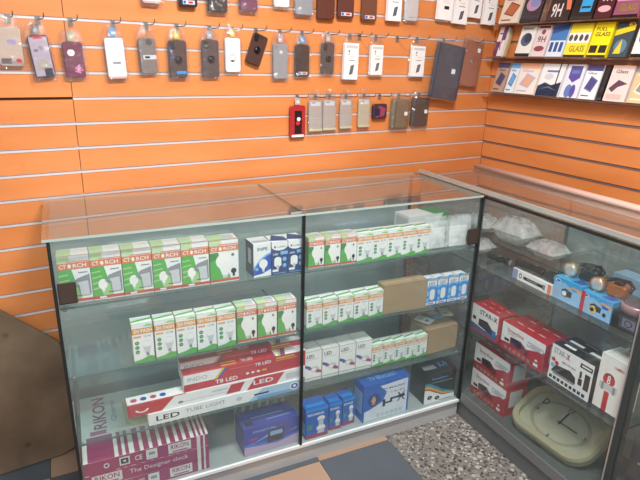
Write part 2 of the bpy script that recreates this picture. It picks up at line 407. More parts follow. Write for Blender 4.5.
def torch_window_box(w, d, h):
    mb = carton(w, d, h, WHITE); f = mb.front
    f.poly([(0, .07), (.62, .07), (.68, .3), (.5, .5), (.42, .72), (0, .72)], GREEN)
    f.poly([(.30, .07), (.66, .07), (.68, .32), (.52, .40)], LGREEN)
    for i in range(4): f.poly([(0, .22 + .12*i), (.40 - .03*i, .27 + .11*i), (.38 - .03*i, .30 + .11*i), (0, .25 + .12*i)], LGREEN)
    f.poly([(0, .86), (.42, .86), (.36, 1), (0, 1)], PGREEN)
    torch_logo(f, .72, .86); f.rect(.28, 1, .875, .89, TORANGE)
    f.rect(.62, .92, .63, .65, MGREY)
    bulb_shape(f, .34, .33, .15, .115, WHITEP, LGREY)
    f.rect(.5, .66, .14, .16, DGREEN)
    f.rect(0, 1, .025, .085, TRED); f.rect(.2, .42, .035, .07, WHITE)
    mb.top.rect(0, .45, 0, 1, PGREEN); mb.top.rect(0, 1, 0, .06, TORANGE)
    mb.right.rect(0, .5, 0, .7, GREEN)
    r = MB(); r.front = Face(r, (0, -.0028, 0), (1, 0, 0), (0, 0, 1), (0, -1, 0), w, h)
    r.front.poly([(.42, .40), (.55, .52), (.97, .60), (.97, .16), (.62, .16), (.60, .36)], MGREY)
    r.front.poly([(.56, .44), (.90, .46), (.92, .16), (.64, .16), (.62, .36)], LGREY)
    return mb, r
def torch_full_box(w, d, h, small):
    mb = carton(w, d, h, WHITE); f = mb.front
    f.poly([(0, .08), (.72, .08), (.60, .30), (.35, .45), (.30, .72), (0, .72)], GREEN)
    f.poly([(0, .5), (.3, .58), (.3, .72), (0, .72)], DGREEN)
    f.ell(.50, .50, .30, .185, WHITEP); f.poly([(.30, .40), (.42, .17), (.62, .17), (.72, .40)], WHITEP); f.rect(.43, .61, .10, .17, LGREY)
    torch_logo(f, .74, .87); f.rect(0, .4, .88, 1, PGREEN); f.rect(.3, 1, .89, .91, TORANGE)
    f.ell(.80, .64, .055, .035, mat('#6f7a35', .4)); f.ell(.82, .25, .10, .065, BLACK); f.rect(.78, .86, .12, .2, BLACK)
    f.rect(0, 1, .025, .085, TRED)
    mb.top.rect(0, .5, 0, 1, PGREEN); mb.top.rect(.5, .9, .2, .8, LGREY); mb.top.rect(0, 1, 0, .1, TORANGE)
    mb.left.rect(0, 1, 0, .75, GREEN); mb.left.rect(0, 1, .75, .87, TORANGE)
    return mb
SORANGE = mat('#e39a45', .4)
def dotted_box(w, d, h):
    mb = carton(w, d, h, WHITE); f = mb.front
    f.poly([(0, 0), (1, 0), (1, .13), (.75, .16), (.4, .09), (0, .06)], GREEN)
    f.rect(0, 1, .74, .89, SORANGE); f.text('SH PASH', .07, .95, .77, .865, WHITE)
    f.poly([(.5, .93), (1, .91), (1, .96), (.75, .98)], LGREEN)
    f.rect(.05, .42, .65, .695, mat('#e7a07a', .4)); f.text('12 W', .55, .9, .64, .70, MGREY)
    for v in (.52, .405, .29): f.ell(.2, v, .105, .047, DGREEN); f.rect(.15, .25, v - .01, v + .01, LGREEN)
    f.ell(.68, .44, .2, .13, LGREY); f.ell(.68, .465, .19, .09, WHITEP); f.poly([(.50, .40), (.58, .25), (.78, .25), (.86, .40)], LGREY); f.rect(.61, .75, .17, .25, MGREY)
    mb.top.poly([(0, .3), (1, .5), (1, .7), (.5, .62), (0, .5)], GREEN); mb.top.rect(0, 1, 0, .08, LGREEN)
    mb.left.rect(0, 1, 0, .1, GREEN); mb.left.rect(0, 1, .72, .845, SORANGE); mb.right.rect(0, 1, 0, .1, GREEN); mb.right.rect(0, 1, .72, .845, SORANGE)
    return mb
NAVY = mat('#123a78', .4); BLUE = mat('#1c4fb4', .4); SKY = mat('#7fb6e8', .4); DNAVY = mat('#1d2440', .45)
def place(name, mb, x, y, z, label, cat='box', group=None, rz=0.):
    o = mb.build(name, None, (x, y, z), rz); return tag(o, label, cat, group)
ords = ['first', 'second', 'third', 'fourth', 'fifth']
# top shelf, outer bay: five window boxes, one closed torch box
S1 = SH[0] + .0005; proto = None
for i, x in enumerate((-1.582, -1.491, -1.400, -1.309, -1.218)):
    lab = (('green and white bulb box with window, half covered by the brown case lock'), 'second window bulb box, next to the one behind the lock', 'green bulb box with window, middle of the five in the row',
           'fourth window bulb box counting from the case lock', 'window bulb box standing against the unwindowed torch bulb box')[i]
    if proto is None:
        proto = root('light_bulb_box', (0, 0, 0)); a, b = torch_window_box(.0885, .07, .153); a.build('carton', proto); b.build('window', proto); r = proto
    else: r = dup(proto)
    r.location = (x, .034 - .002*i, S1); r.rotation_euler = (0, 0, math.radians(rnd.uniform(-1, 1)))
    tag(r, lab, 'bulb box', 'window bulb boxes on the top shelf')
place('light_bulb_box', torch_full_box(.098, .065, .150, 0), -1.126, .026, S1, 'largest green torch bulb box, full bulb picture, end of the window box row', 'bulb box')
def inpe():
    mb = carton(.066, .075, .122, WHITE, {'left': DNAVY}); f = mb.front
    f.poly([(0, 0), (1, 0), (1, .66), (.8, .62), (.45, .5), (.15, .34), (0, .2)], BLUE); f.poly([(0, .2), (.15, .34), (.45, .5), (.8, .62), (1, .66), (1, .70), (.7, .66), (.35, .52), (0, .3)], SKY)
    f.text('INPE', .22, .8, .78, .88, NAVY); bulb_shape(f, .55, .38, .24, .14, WHITEP, LGREY); f.ell(.18, .24, .1, .05, SKY)
    f.poly([(0, 0), (1, 0), (1, .2), (.5, .08), (0, .05)], WHITE)
    mb.left.rect(.3, .7, .35, .8, LGREY); mb.top.rect(.1, .9, .1, .5, LGREY)
    return mb
def navy():
    mb = carton(.060, .075, .124, NAVY, {'top': WHITE}); f = mb.front
    f.rect(0, 1, .86, 1, WHITE); f.ell(.5, .86, .5, .13, WHITE); f.ell(.2, .84, .06, .035, mat('#a23a3a')); f.text('LUMEX', .32, .9, .81, .86, MGREY)
    f.text('LED', .1, .42, .60, .65, WHITE); f.rect(.55, 1, .60, .70, SKY)
    f.ell(.38, .47, .22, .07, WHITEP); f.rect(.16, .60, .3, .47, WHITEP); f.ell(.38, .3, .22, .06, WHITEP); f.rect(.3, .46, .18, .3, LGREY)
    f.ell(.8, .46, .13, .065, SKY); f.ell(.8, .27, .12, .06, SKY); f.rect(.05, .42, .1, .17, WHITE); f.rect(.1, .9, .04, .055, SKY)
    mb.top.poly([(0, .2), (1, 0), (1, .6), (.4, 1)], NAVY)
    return mb
place('light_bulb_box', inpe(), -.975, .024, S1, 'white and bright blue bulb box, outermost of three blue ones', 'bulb box', rz=math.radians(3))
n1 = place('light_bulb_box', navy(), -.910, .020, S1, 'navy bulb box squeezed between the white-blue box and another navy one', 'bulb box', 'navy bulb boxes')
n2 = n1.copy(); COL.objects.link(n2); n2.location = (-.849, .018, S1); tag(n2, 'navy bulb box standing against the dark centre post', 'bulb box', 'navy bulb boxes')
def row(proto, name, xs, ys, z, labels, group, cat='bulb box', yaw=0.):
    o0 = None
    for i, x in enumerate(xs):
        if o0 is None: o = o0 = proto.build(name)
        else: o = o0.copy(); COL.objects.link(o)
        o.location = (x, ys[0] + (ys[1] - ys[0])*i/max(1, len(xs) - 1), z); o.rotation_euler = (0, 0, math.radians(yaw + rnd.uniform(-1.2, 1.2)))
        tag(o, labels[i], cat, group)
# middle shelf, outer bay
S2 = SH[1] + .0005
row(dotted_box(.0655, .055, .142), 'light_bulb_box', (-1.392, -1.321, -1.251, -1.182, -1.113), (.020, .014), S2,
    ['white dotted bulb box at the open end of the middle shelf, outer bay', 'second white dotted bulb box from the open end, above the tube light boxes', 'third white dotted bulb box from the open end, middle one above the tube lights',
     'fourth white dotted bulb box, last but one before the torch boxes', 'white dotted bulb box touching the row of three small torch bulb boxes'], 'dotted bulb boxes in the outer bay')
row(torch_full_box(.0715, .06, .140, 1), 'light_bulb_box', (-1.040, -.964, -.888), (.020, .016), S2,
    ['small torch bulb box beside the white dotted boxes on the middle shelf', 'small torch bulb box in the middle of its row of three, outer bay', 'small torch bulb box next to the centre post, above the red tubes'], 'small torch bulb boxes in the outer bay')
# inner bay, top shelf
row(torch_full_box(.0625, .06, .117, 1), 'light_bulb_box', (-.764, -.699, -.634), (.030, .024), S1,
    ['short torch bulb box behind the centre post on the top shelf, inner bay', 'short torch bulb box in the middle of three on the top inner shelf', 'short torch bulb box touching the dotted boxes on the top inner shelf'], 'short torch bulb boxes in the inner bay')
row(dotted_box(.0655, .055, .115), 'light_bulb_box', (-.570, -.504, -.438, -.372, -.306), (.018, .016), S1,
    ['first of five dotted boxes after the short torch boxes, top inner shelf', 'second of five dotted boxes after the torch boxes, top inner shelf', 'third of five dotted boxes, middle one, top inner shelf', 'fourth of five dotted boxes, top inner shelf',
     'dotted bulb box beside the clear bag of white switches'], 'dotted bulb boxes on the top inner shelf')
row(dotted_box(.0635, .055, .111), 'light_bulb_box', (-.771, -.704, -.637, -.570, -.503), (.022, .020), S2,
    ['dotted box against the centre post on the middle inner shelf', 'second dotted box from the centre post, middle inner shelf', 'third dotted box from the centre post, middle inner shelf', 'fourth dotted box from the centre post, middle inner shelf',
     'dotted bulb box touching the plain brown carton'], 'dotted bulb boxes on the middle inner shelf')
def plain_carton(w, d, h, flaps=False):
    mb = carton(w, d, h, KRAFT); f = mb.front
    mb.top.rect(0, 1, .48, .52, mat('#8f7657', .6)); mb.top.rect(.0, 1, .42, .58, mat('#b89c76', .35))
    f.rect(0, 1, .985, 1, mat('#8c7354', .7))
    return mb
place('cardboard_carton', plain_carton(.205, .055, .125), -.436, .022, S2, 'plain brown carton between dotted bulb boxes and light blue boxes', 'box', rz=math.radians(-2))
CYAN = mat('#2390dd', .4); LCYAN = mat('#7fc6f0', .4)
def blue_box(w, d, h):
    mb = carton(w, d, h, CYAN, {'top': WHITE}); f = mb.front
    f.rect(0, 1, .78, 1, WHITE); f.text('LED', .2, .8, .82, .93, BLUE); f.poly([(0, .68), (.5, .78), (1, .7), (1, .80), (0, .80)], LCYAN)
    f.ell(.6, .55, .24, .1, WHITEP); f.rect(.36, .84, .3, .55, WHITEP); f.ell(.6, .3, .24, .09, WHITEP); f.rect(.05, .28, .4, .6, LCYAN)
    f.rect(0, 1, .03, .13, WHITE); f.rect(.2, .8, .05, .1, mat('#d06a74', .4))
    f.rect(.04, .3, .18, .3, LCYAN)
    mb.top.poly([(0, 0), (1, 0), (.8, .5), (.1, .4)], CYAN)
    # a loose end flap
    mb.poly([(w*.1, 0, h), (w*.9, 0, h), (w*.95, -.008, h + .012), (w*.15, -.006, h + .014)], WHITE)
    return mb
row(blue_box(.0505, .06, .112), 'light_bulb_box', (-.228, -.1735, -.119, -.0645), (.022, .018), S2,
    ['light blue LED box touching the plain brown carton', 'second light blue LED box from the plain brown carton', 'third light blue LED box from the plain brown carton', 'light blue LED box at the end post of the case'], 'light blue bulb boxes')
# inner bay, third shelf
S3 = SH[2] + .0005
PURP = mat('#8a4a86', .4); PINKR = mat('#c0466a', .4)
def led_box(w, d, h):
    mb = carton(w, d, h, WHITEP); f = mb.front
    f.text('LED', .1, .56, .77, .88, DNAVY); f.rect(.1, .8, .71, .73, LGREY)
    f.poly([(.0, .56), (.3, .5), (.36, .42), (.1, .44), (0, .48)], BLUE); f.ell(.30, .42, .13, .05, PURP); f.ell(.62, .37, .26, .10, LGREY); f.poly([(.5, .34), (.8, .36), (1, .30), (1, .22), (.75, .24)], PINKR); f.ell(.55, .36, .14, .06, WHITEP)
    f.ell(.82, .30, .07, .035, PURP)
    f.rect(0, 1, .0, .05, LGREY); f.rect(0, 1, .08, .1, DGREEN)
    f.rect(0, 1, .985, 1, mat('#a9b59a', .4)); mb.top.rect(0, 1, .47, .5, LGREY)
    return mb
row(led_box(.072, .075, .134), 'led_lamp_box', (-.760, -.684, -.608, -.532), (.054, .050), S3,
    ['white LED lamp box against the centre post, third shelf', 'second white LED lamp box from the centre post, third shelf', 'third white LED lamp box from the centre post, third shelf', 'white LED lamp box beside the small dotted boxes, third shelf'], 'white LED lamp boxes')
row(dotted_box(.053, .05, .102), 'light_bulb_box', (-.457, -.402, -.347, -.292, -.237), (.048, .042), S3,
    ['smallest size dotted box touching the white LED lamp boxes', 'second small dotted box from the white LED lamp boxes', 'third small dotted box, middle of the row on the third shelf', 'fourth small dotted box on the third shelf, inner bay',
     'small dotted box touching the open brown carton'], 'small dotted bulb boxes on the third shelf')
oc = root('cardboard_carton', (-.178, .042, S3), math.radians(4)); tag(oc, 'opened brown carton with packets on top, third shelf by end post', 'box')
plain_carton(.166, .125, .116).build('carton', oc)
q = MB(); q.poly([(.0, .125, .116), (.166, .125, .116), (.158, .185, .128), (.006, .185, .13)], KRAFT); q.poly([(.0, .125, .115), (.006, .185, .129), (.158, .185, .127), (.166, .125, .115)], KRAFT); q.build('flap', oc)
for i, (dx, dy, a, m, lab) in enumerate(((.03, .035, .5, WHITE, 'white instruction packet lying on the opened brown carton'), (.075, .05, .1, mat('#7d93a8', .3), 'blue-grey packet lying across the opened brown carton'), (.115, .055, -.3, mat('#b9c59a', .3), 'pale green packet on the opened brown carton by the post'))):
    c = carton(.05, .075, .006, m); c.top.rect(.1, .9, .55, .9, LGREY); c.top.rect(.15, .6, .2, .4, MGREY)
    place('leaflet_packet', c, -.176 + dx, .040 + dy + .01, S3 + .1195 + .0085*(i > 0) + .008*(i > 1), lab, 'packet', rz=a)
# switches in a bag and the green white box behind
def switch_plate(x, y, lab, rz):
    r = root('switch_plate', (x, y, S1 + .003), rz, -.06); tag(r, lab, 'light switch')
    q = MB(); q.prism(rrect(.085, .085, .006, 3, .0425, .0425), 0, .010, WHITEP, .003); q.build('plate', r)
    q = MB(); q.prism(rrect(.03, .052, .003, 2, .0425, .0425), -.004, .001, WHITE, .001); q.box(.0385, .0465, -.0055, -.004, .034, .045, LGREY); q.build('rocker', r)
    q = MB()
    n, mM = 8, 9
    for side in (0, 1):
        vs = []
        for j in range(mM + 1):
            for i in range(n + 1):
                u, v = i/n, j/mM; b = math.sin(PI*u)*math.sin(PI*min(1, v*1.1)); 
                vs.append((-.009 + u*.103, (-.008 - .010*b + rnd.uniform(-.003, .003)) if side == 0 else (.012 + .006*b + rnd.uniform(-.002, .002)), .0015 + v*.128 + rnd.uniform(0, .004)*(v > .1)))
        q.add(vs, [(j*(n+1)+i, j*(n+1)+i+1, (j+1)*(n+1)+i+1, (j+1)*(n+1)+i) for j in range(mM) for i in range(n)], BAG, True)
    q.build('bag', r)
switch_plate(-.226, .045, 'white switch in a clear bag beside the dotted bulb boxes', math.radians(-1))
switch_plate(-.120, .040, 'white switch in a clear bag behind the case lock', math.radians(-4))
c = carton(.215, .10, .118, WHITE); c.front.poly([(.55, 0), (1, 0), (1, 1), (.85, 1)], DGREEN); c.top.poly([(.62, 0), (1, 0), (1, 1), (.55, 1)], DGREEN); c.left.rect(.1, .9, .1, .9, LGREY)
place('switch_carton', c, -.262, .135, S1, 'white and green carton standing behind the bagged switches', 'box', rz=math.radians(4))

# ------------------------------------------------------------------ tube lights, outer bay
RED = mat('#c02434', .35); DRED = mat('#8e1c2a', .4); YEL = mat('#e6bd2e', .4)
def tube_red():
    mb = carton(.466, .046, .066, RED, {'left': WHITE}); f = mb.front
    f.rect(0, .28, .42, 1, WHITE); f.poly([(.28, .42), (.34, 1), (.2, 1), (.2, .42)], WHITE)
    f.text('INDO', .03, .18, .58, .80, MGREY, bold=False)
    for i, m in enumerate((YEL, BLUE, RED)): f.poly([(.235 + .022*i, .42), (.257 + .022*i, .42), (.32 + .022*i, 1), (.298 + .022*i, 1)], m)
    f.text('T8 LED', .24, .42, .1, .34, WHITE); f.text('T8 LED', .56, .70, .66, .86, WHITE)
    f.rect(.74, .9, .82, .9, YEL); f.rect(.74, .92, .70, .74, YEL); f.rect(.36, .55, .80, .83, mat('#e08088', .4))
    for u in (.50, .545, .59): f.ell(u, .32, .014, .07, WHITE); 
    f.rect(.62, .66, .28, .38, YEL)
    t = mb.top; t.rect(.02, .28, .3, .42, DRED); t.text('T8 LED', .46, .56, .3, .75, WHITE); t.rect(.3, .42, .6, .75, YEL); t.rect(.3, .42, .25, .4, YEL)
    t.rect(.74, 1, 0, 1, WHITE)
    for i, m in enumerate((YEL, BLUE, RED)): t.poly([(.76 + .02*i, 0), (.78 + .02*i, 0), (.81 + .02*i, 1), (.79 + .02*i, 1)], m)
    mb.right.rect(0, 1, 0, .4, RED)
    return mb
def tube_whitered():
    mb = carton(.655, .055, .045, WHITE, {'left': RED}); f = mb.front
    f.poly([(0, 0), (.17, 0), (.24, 1), (0, 1)], RED); f.ring(.07, .5, .035, .28, .35, WHITE); f.rect(.03, .11, .5, .85, RED)
    f.rect(.26, .56, .3, .36, LGREY); f.ell(.27, .35, .015, .12, MGREY)
    f.poly([(.52, .1), (.6, .1), (.63, .9), (.55, .9)], RED); f.rect(.44, .53, .55, .72, LGREY); f.poly([(.64, 0), (.82, 0), (.87, 1), (.69, 1)], RED); f.text('LED', .68, .8, .35, .75, WHITE)
    f.rect(.88, .96, .2, .75, LGREY)
    t = mb.top; t.rect(0, .3, 0, .1, RED)
    for i, (u, m) in enumerate(((.035, PINKR), (.085, BLUE), (.135, PINKR), (.185, BLUE))): t.ell(u, .5, .017, .2, m)
    return mb
def tube_white():
    mb = carton(.58, .05, .046, WHITE); f = mb.front
    f.poly([(.62, 0), (1, 0), (1, 1), (.72, 1)], mat('#a9cbe6', .4)); f.rect(.68, 1, .0, .3, mat('#6fa6d8', .4))
    f.text('LED', .045, .185, .28, .72, BLACK); f.text('TUBE LIGHT', .22, .47, .42, .74, MGREY, bold=False)
    f.ell(.56, .5, .02, .2, LGREY); f.rect(.66, .76, .45, .6, DNAVY); f.ell(.94, .5, .035, .36, WHITE); f.ell(.94, .5, .026, .26, BLUE); f.ell(.94, .5, .012, .12, WHITE)
    mb.top.rect(0, 1, .45, .55, LGREY)
    return mb
place('tube_light_box', tube_white(), -1.365, .018, S3, 'long white LED tube light box with blue end, bottom of the pile', 'tube light box')
place('tube_light_box', tube_whitered(), -1.428, .024, S3 + .0475, 'long white tube box with red end, under the red tube boxes', 'tube light box')
tr1 = place('tube_light_box', tube_red(), -1.236, .030, S3 + .0945, 'long red tube box, front one, lying on the white-red box', 'tube light box', 'red tube light boxes')
tr2 = tr1.copy(); COL.objects.link(tr2); tr2.location = (-1.236, .080, S3 + .1185); tr2.location.y = .078; tag(tr2, 'long red tube box, topmost and set back behind the front red one', 'tube light box', 'red tube light boxes')
# a plain spacer carton carries the rear red box
c = carton(.46, .045, .1175, mat('#a8504e', .5)); c.top.rect(0, 1, .4, .6, DRED)
place('tube_light_box', c, -1.225, .080, S3, 'red tube carton standing hidden behind the white tube boxes', 'tube light box')

# ------------------------------------------------------------------ clock boxes (bottom of the outer bay)
MAG = mat('#9c2a62', .4); PALE = mat('#d9dcd6', .45); MAGL = mat('#b3527f', .4)
def clock_box():
    w, d, h = .424, .40, .0505
    mb = carton(w, d, h, MAG); f = mb.front; t = mb.top
    f.rect(.90, .93, 0, 1, PALE); f.rect(.955, .97, 0, 1, PALE)
    f.rect(.05, .28, .1, .9, PALE); f.text('RIKON', .07, .26, .4, .82, MAG); f.rect(.08, .25, .15, .28, MAGL)
    f.text('The Designer clock', .34, .82, .3, .75, PALE, bold=False)
    t.rect(.0, 1, .0, 1, PALE); t.rect(.035, .24, 0, .34, MAG); t.rect(.07, .2, .36, .42, MAGL)
    x = .27
    for wd, gp in ((.03, .025), (.028, .04), (.045, .028), (.045, .028), (.045, .028), (.042, .028), (.042, .028), (.035, .028), (.035, .03), (.02, .02), (.02, .02), (.02, .0)):
        if x + wd < 1: t.rect(x, x + wd, 0, .34, MAG)
        x += wd + gp
    t.text('RIKON', .12, .20, .46, .93, MAGL, rot=90); t.text('Quartz', .25, .30, .52, .86, LGREY, rot=90, bold=False)
    return mb
def clock_box2():
    w, d, h = .424, .40, .0505
    mb = carton(w, d, h, MAG, {'top': PALE}); f = mb.front
    f.rect(.90, .93, 0, 1, PALE); f.rect(.955, .97, 0, 1, PALE)
    f.rect(.66, .85, .12, .9, PALE); f.text('RIKON', .68, .83, .42, .82, MAG); f.rect(.69, .82, .18, .3, MAGL)
    f.rect(.48, .57, .12, .92, PALE); f.rect(.50, .55, .45, .7, MGREY); f.rect(.49, .55, .25, .35, LGREY)
    f.text('CE', .39, .45, .3, .72, PALE); f.rect(.27, .35, .2, .85, PALE); f.rect(.28, .34, .3, .75, DNAVY); f.rect(.30, .32, .45, .6, PALE)
    f.ring(.17, .5, .022, .2, .4, PALE)
    s = clock_box(); 
    return mb
cb = clock_box(); cb2 = clock_box2()
S4 = SH[3] + .0005
def clock_stack(z, kind, lab, dy, rz):
    r = root('clock_box', (-1.586, .020 + dy, z), rz); tag(r, lab, 'clock box', 'striped clock boxes')
    (cb if kind == 1 else cb2).build('carton', r)
    return r
clock_stack(S4, 2, 'magenta clock box at the bottom of its pile of three', 0, 0)
clock_stack(S4 + .0515, 1, 'magenta clock box in the middle, reading The Designer clock', .002, math.radians(-.6))
top = clock_stack(S4 + .103, 2, 'topmost magenta clock box with white striped lid', .004, math.radians(-.8))
q = MB(); w_, d_ = .424, .40
q.box(0, w_, 0, d_, .0507, .0512, mat('#e9ece6', .45))
t = Face(q, (0, 0, .0512), (1, 0, 0), (0, 1, 0), (0, 0, 1), w_, d_)
t.rect(.035, .24, 0, .34, MAG); t.rect(.07, .2, .36, .42, MAGL); x = .27
for wd, gp in ((.03, .025), (.028, .04), (.045, .028), (.045, .028), (.045, .028), (.042, .028), (.042, .028), (.035, .028), (.035, .03), (.02, .02), (.02, .02), (.02, .0)):
    if x + wd < 1: t.rect(x, x + wd, 0, .34, MAG)
    x += wd + gp
t.text('RIKON', .10, .21, .44, .95, MAG, rot=90); t.text('Quartz', .25, .30, .52, .86, MGREY, rot=90, bold=False)
q.build('lid', top)
# cream desk clock lying on the pile
CREAM = mat('#d8cf9c', .4)
r = root('desk_clock', (-1.335, .255, S4 + .1555), math.radians(2)); tag(r, 'cream-framed small clock lying flat on the magenta clock boxes', 'clock')
def flat_frame(mb, w, h, r, t, z0, z1, m, n=5):
    a = rrect(w, h, r, n); b = rrect(w - 2*t, h - 2*t, max(.002, r - t), n); N = len(a)
    vs = [(p[0], p[1], z0) for p in a] + [(p[0], p[1], z1*.7) for p in a] + [(p[0]*.96, p[1]*.96, z1) for p in a] + [(p[0], p[1], z1) for p in b] + [(p[0], p[1], z0) for p in b]
    fs = [(k*N + i, k*N + (i+1) % N, (k+1)*N + (i+1) % N, (k+1)*N + i) for k in range(4) for i in range(N)]
    mb.add(vs, fs, m, False)
q = MB(); flat_frame(q, .19, .165, .035, .016, 0, .022, CREAM); q.build('frame', r)
q = MB(); P_ = rrect(.165, .14, .022, 4); q.poly([(a, b, .012) for a, b in P_], mat('#b9c1ae', .4)); q.poly([(a, b, .001) for a, b in reversed(P_)], CREAM); q.build('dial', r)
q = MB(); q.box(-.003, .003, -.005, .04, .0135, .0145, BLACK); q.box(-.005, .05, -.002, .002, .015, .016, BLACK); q.build('hand', r)
# purple-blue box with cable coil
def purple():
    mb = carton(.226, .11, .122, mat('#3444a2', .4)); f = mb.front
    f.poly([(0, 0), (1, 0), (1, .35), (.6, .2), (0, .32)], mat('#b9a4c4', .4)); f.poly([(0, .32), (.6, .2), (1, .35), (1, .42), (.6, .3), (0, .42)], mat('#3b6fd0', .4))
    f.poly([(.1, .35), (.45, .62), (.5, .58)], SKY); f.text('DIGITAL', .16, .6, .78, .86, SKY); f.rect(.1, .24, .52, .6, mat('#8d4a9c')); f.rect(.1, .22, .4, .46, mat('#8d4a9c'))
    f.poly([(.42, .28), (.72, .28), (.74, .74), (.44, .74)], DNAVY); f.rect(.47, .70, .52, .68, mat('#8fb4d8')); f.ell(.58, .42, .1, .08, BLACK); f.poly([(.78, .5), (.98, .56), (.98, .6)], SKY)
    mb.top.rect(.06, .2, .15, .4, DNAVY); mb.top.rect(.2, .8, .5, .55, SKY); mb.top.rect(.45, .9, .25, .29, SKY)
    return mb
place('appliance_box', purple(), -1.024, .022, S4, 'blue-purple box with a device picture at the foot of the outer bay', 'box', rz=math.radians(1))
r = root('cable_coil', (-.905, .19, S4)); tag(r, 'coil of pale cable lying behind the blue-purple box', 'cable')
for i in range(6):
    q = MB(); x = -.085 + i*.034
    q.tube([(x + .01*math.sin(a), .045*math.cos(a), .097 + .087*math.sin(a)) for a in (2*PI*k/18 for k in range(18))], .0085, mat('#d6d2be', .45), 7, True); q.build('loop', r)

# inner bay, bottom
BB = mat('#2361bd', .4); BBD = mat('#173a86', .4)
def bottle_box(w, d, h):
    mb = carton(w, d, h, BB); f = mb.front
    f.rect(0, 1, 0, .13, mat('#a0425e', .4)); f.poly([(0, .13), (1, .13), (1, .3), (.4, .16)], mat('#6a5a9e', .4)); f.text('RECHARGE', .08, .8, .76, .84, WHITE)
    f.rect(0, 1, .9, 1, CYAN); f.rect(.08, .3, .3, .46, mat('#57906a')); 
    f.ell(.68, .62, .17, .09, WHITEP); f.rect(.57, .79, .3, .6, LGREY); f.ell(.68, .3, .2, .1, WHITEP); f.rect(.53, .83, .12, .26, LGREY)
    mb.top.rect(.1, .9, .2, .5, CYAN)
    mb.left.rect(.1, .9, .1, .5, SKY)
    return mb
place('emergency_lamp_box', bottle_box(.100, .075, .140), -.768, .018, S4, 'largest of three blue lamp boxes, beside the centre post', 'lamp box')
place('emergency_lamp_box', bottle_box(.057, .07, .128), -.655, .034, S4, 'small blue lamp box between the large blue one and its twin', 'lamp box', 'small blue lamp boxes', math.radians(-2))
place('emergency_lamp_box', bottle_box(.060, .07, .130), -.590, .038, S4, 'small blue lamp box next to the TV bracket box', 'lamp box', 'small blue lamp boxes', math.radians(3))
def tv_box():
    w, d, h = .232, .085, .178
    mb = carton(w, d, h, BB); f = mb.front
    f.poly([(.03, .0), (1, 0), (1, .95), (.35, .9), (.5, .7), (.42, .45), (.12, .3), (.03, .28)], mat('#dfe7f0', .4)); f.rect(.96, 1, 0, 1, BB)
    f.text('TV BRACKET', .42, .9, .76, .81, BBD); f.text('14-42', .6, .9, .63, .69, mat('#c87a86'))
    f.ell(.23, .55, .13, .18, BBD); f.rect(.19, .25, .42, .66, mat('#b98f6e')); f.ell(.22, .55, .05, .07, mat('#d0a878'))
    f.rect(.42, .48, .30, .50, DNAVY); f.rect(.48, .60, .37, .42, DNAVY); f.rect(.58, .63, .37, .50, DNAVY); f.rect(.62, .76, .45, .50, DNAVY)
    f.poly([(.74, .34), (.77, .34), (.92, .60), (.89, .60)], DNAVY); f.poly([(.89, .34), (.92, .34), (.77, .60), (.74, .60)], DNAVY); f.rect(.75, .91, .44, .52, DNAVY)
    for i in range(6): f.ring(.33 + .1*i, .1, .032, .042, .3, MGREY)
    mb.top.text('TV BRACKET', .2, .8, .3, .65, SKY)
    mb.left.rect(.1, .9, .2, .8, SKY)
    return mb
place('tv_bracket_box', tv_box(), -.502, .022, S4, 'blue and white box picturing a black wall bracket', 'box', rz=math.radians(1))
def black_box():
    w, d, h = .165, .115, .152
    mb = carton(w, d, h, mat('#15161b', .35)); f = mb.front
    f.poly([(0, 0), (1, 0), (1, .18), (.6, .2), (.35, .33), (.15, .45), (0, .47)], WHITE)
    for i, m in enumerate((mat('#c8493a'), mat('#e2b43a'), mat('#4da85a'), mat('#3d78c4'))):
        o = .06*i; f.poly([(0, .47+o), (.15, .45+o), (.35, .33+o), (.6, .2+o*.8), (1, .18+o*.3), (1, .18+o*.3+.02), (.6, .2+o*.8+.05), (.35, .33+o+.06), (.15, .45+o+.06), (0, .47+o+.06)], m)
    f.ell(.18, .2, .08, .07, BLACK); f.ell(.43, .14, .08, .07, BLACK); f.ell(.18, .2, .03, .027, MGREY); f.ell(.43, .14, .03, .027, MGREY)
    f.text('Speaker', .2, .75, .76, .86, mat('#5a86b8')); f.rect(.2, .9, .68, .7, MGREY); f.rect(.5, .95, .03, .06, MGREY)
    mb.top.rect(.1, .5, .3, .6, MGREY); mb.top.text('X-9', .6, .9, .3, .7, mat('#5a86b8')); mb.left.rect(.2, .8, .3, .7, mat('#2b2e38'))
    return mb
place('speaker_box', black_box(), -.184, .024, S4, 'black box with a rainbow curve on the floor of the inner bay', 'box', rz=math.radians(-1))

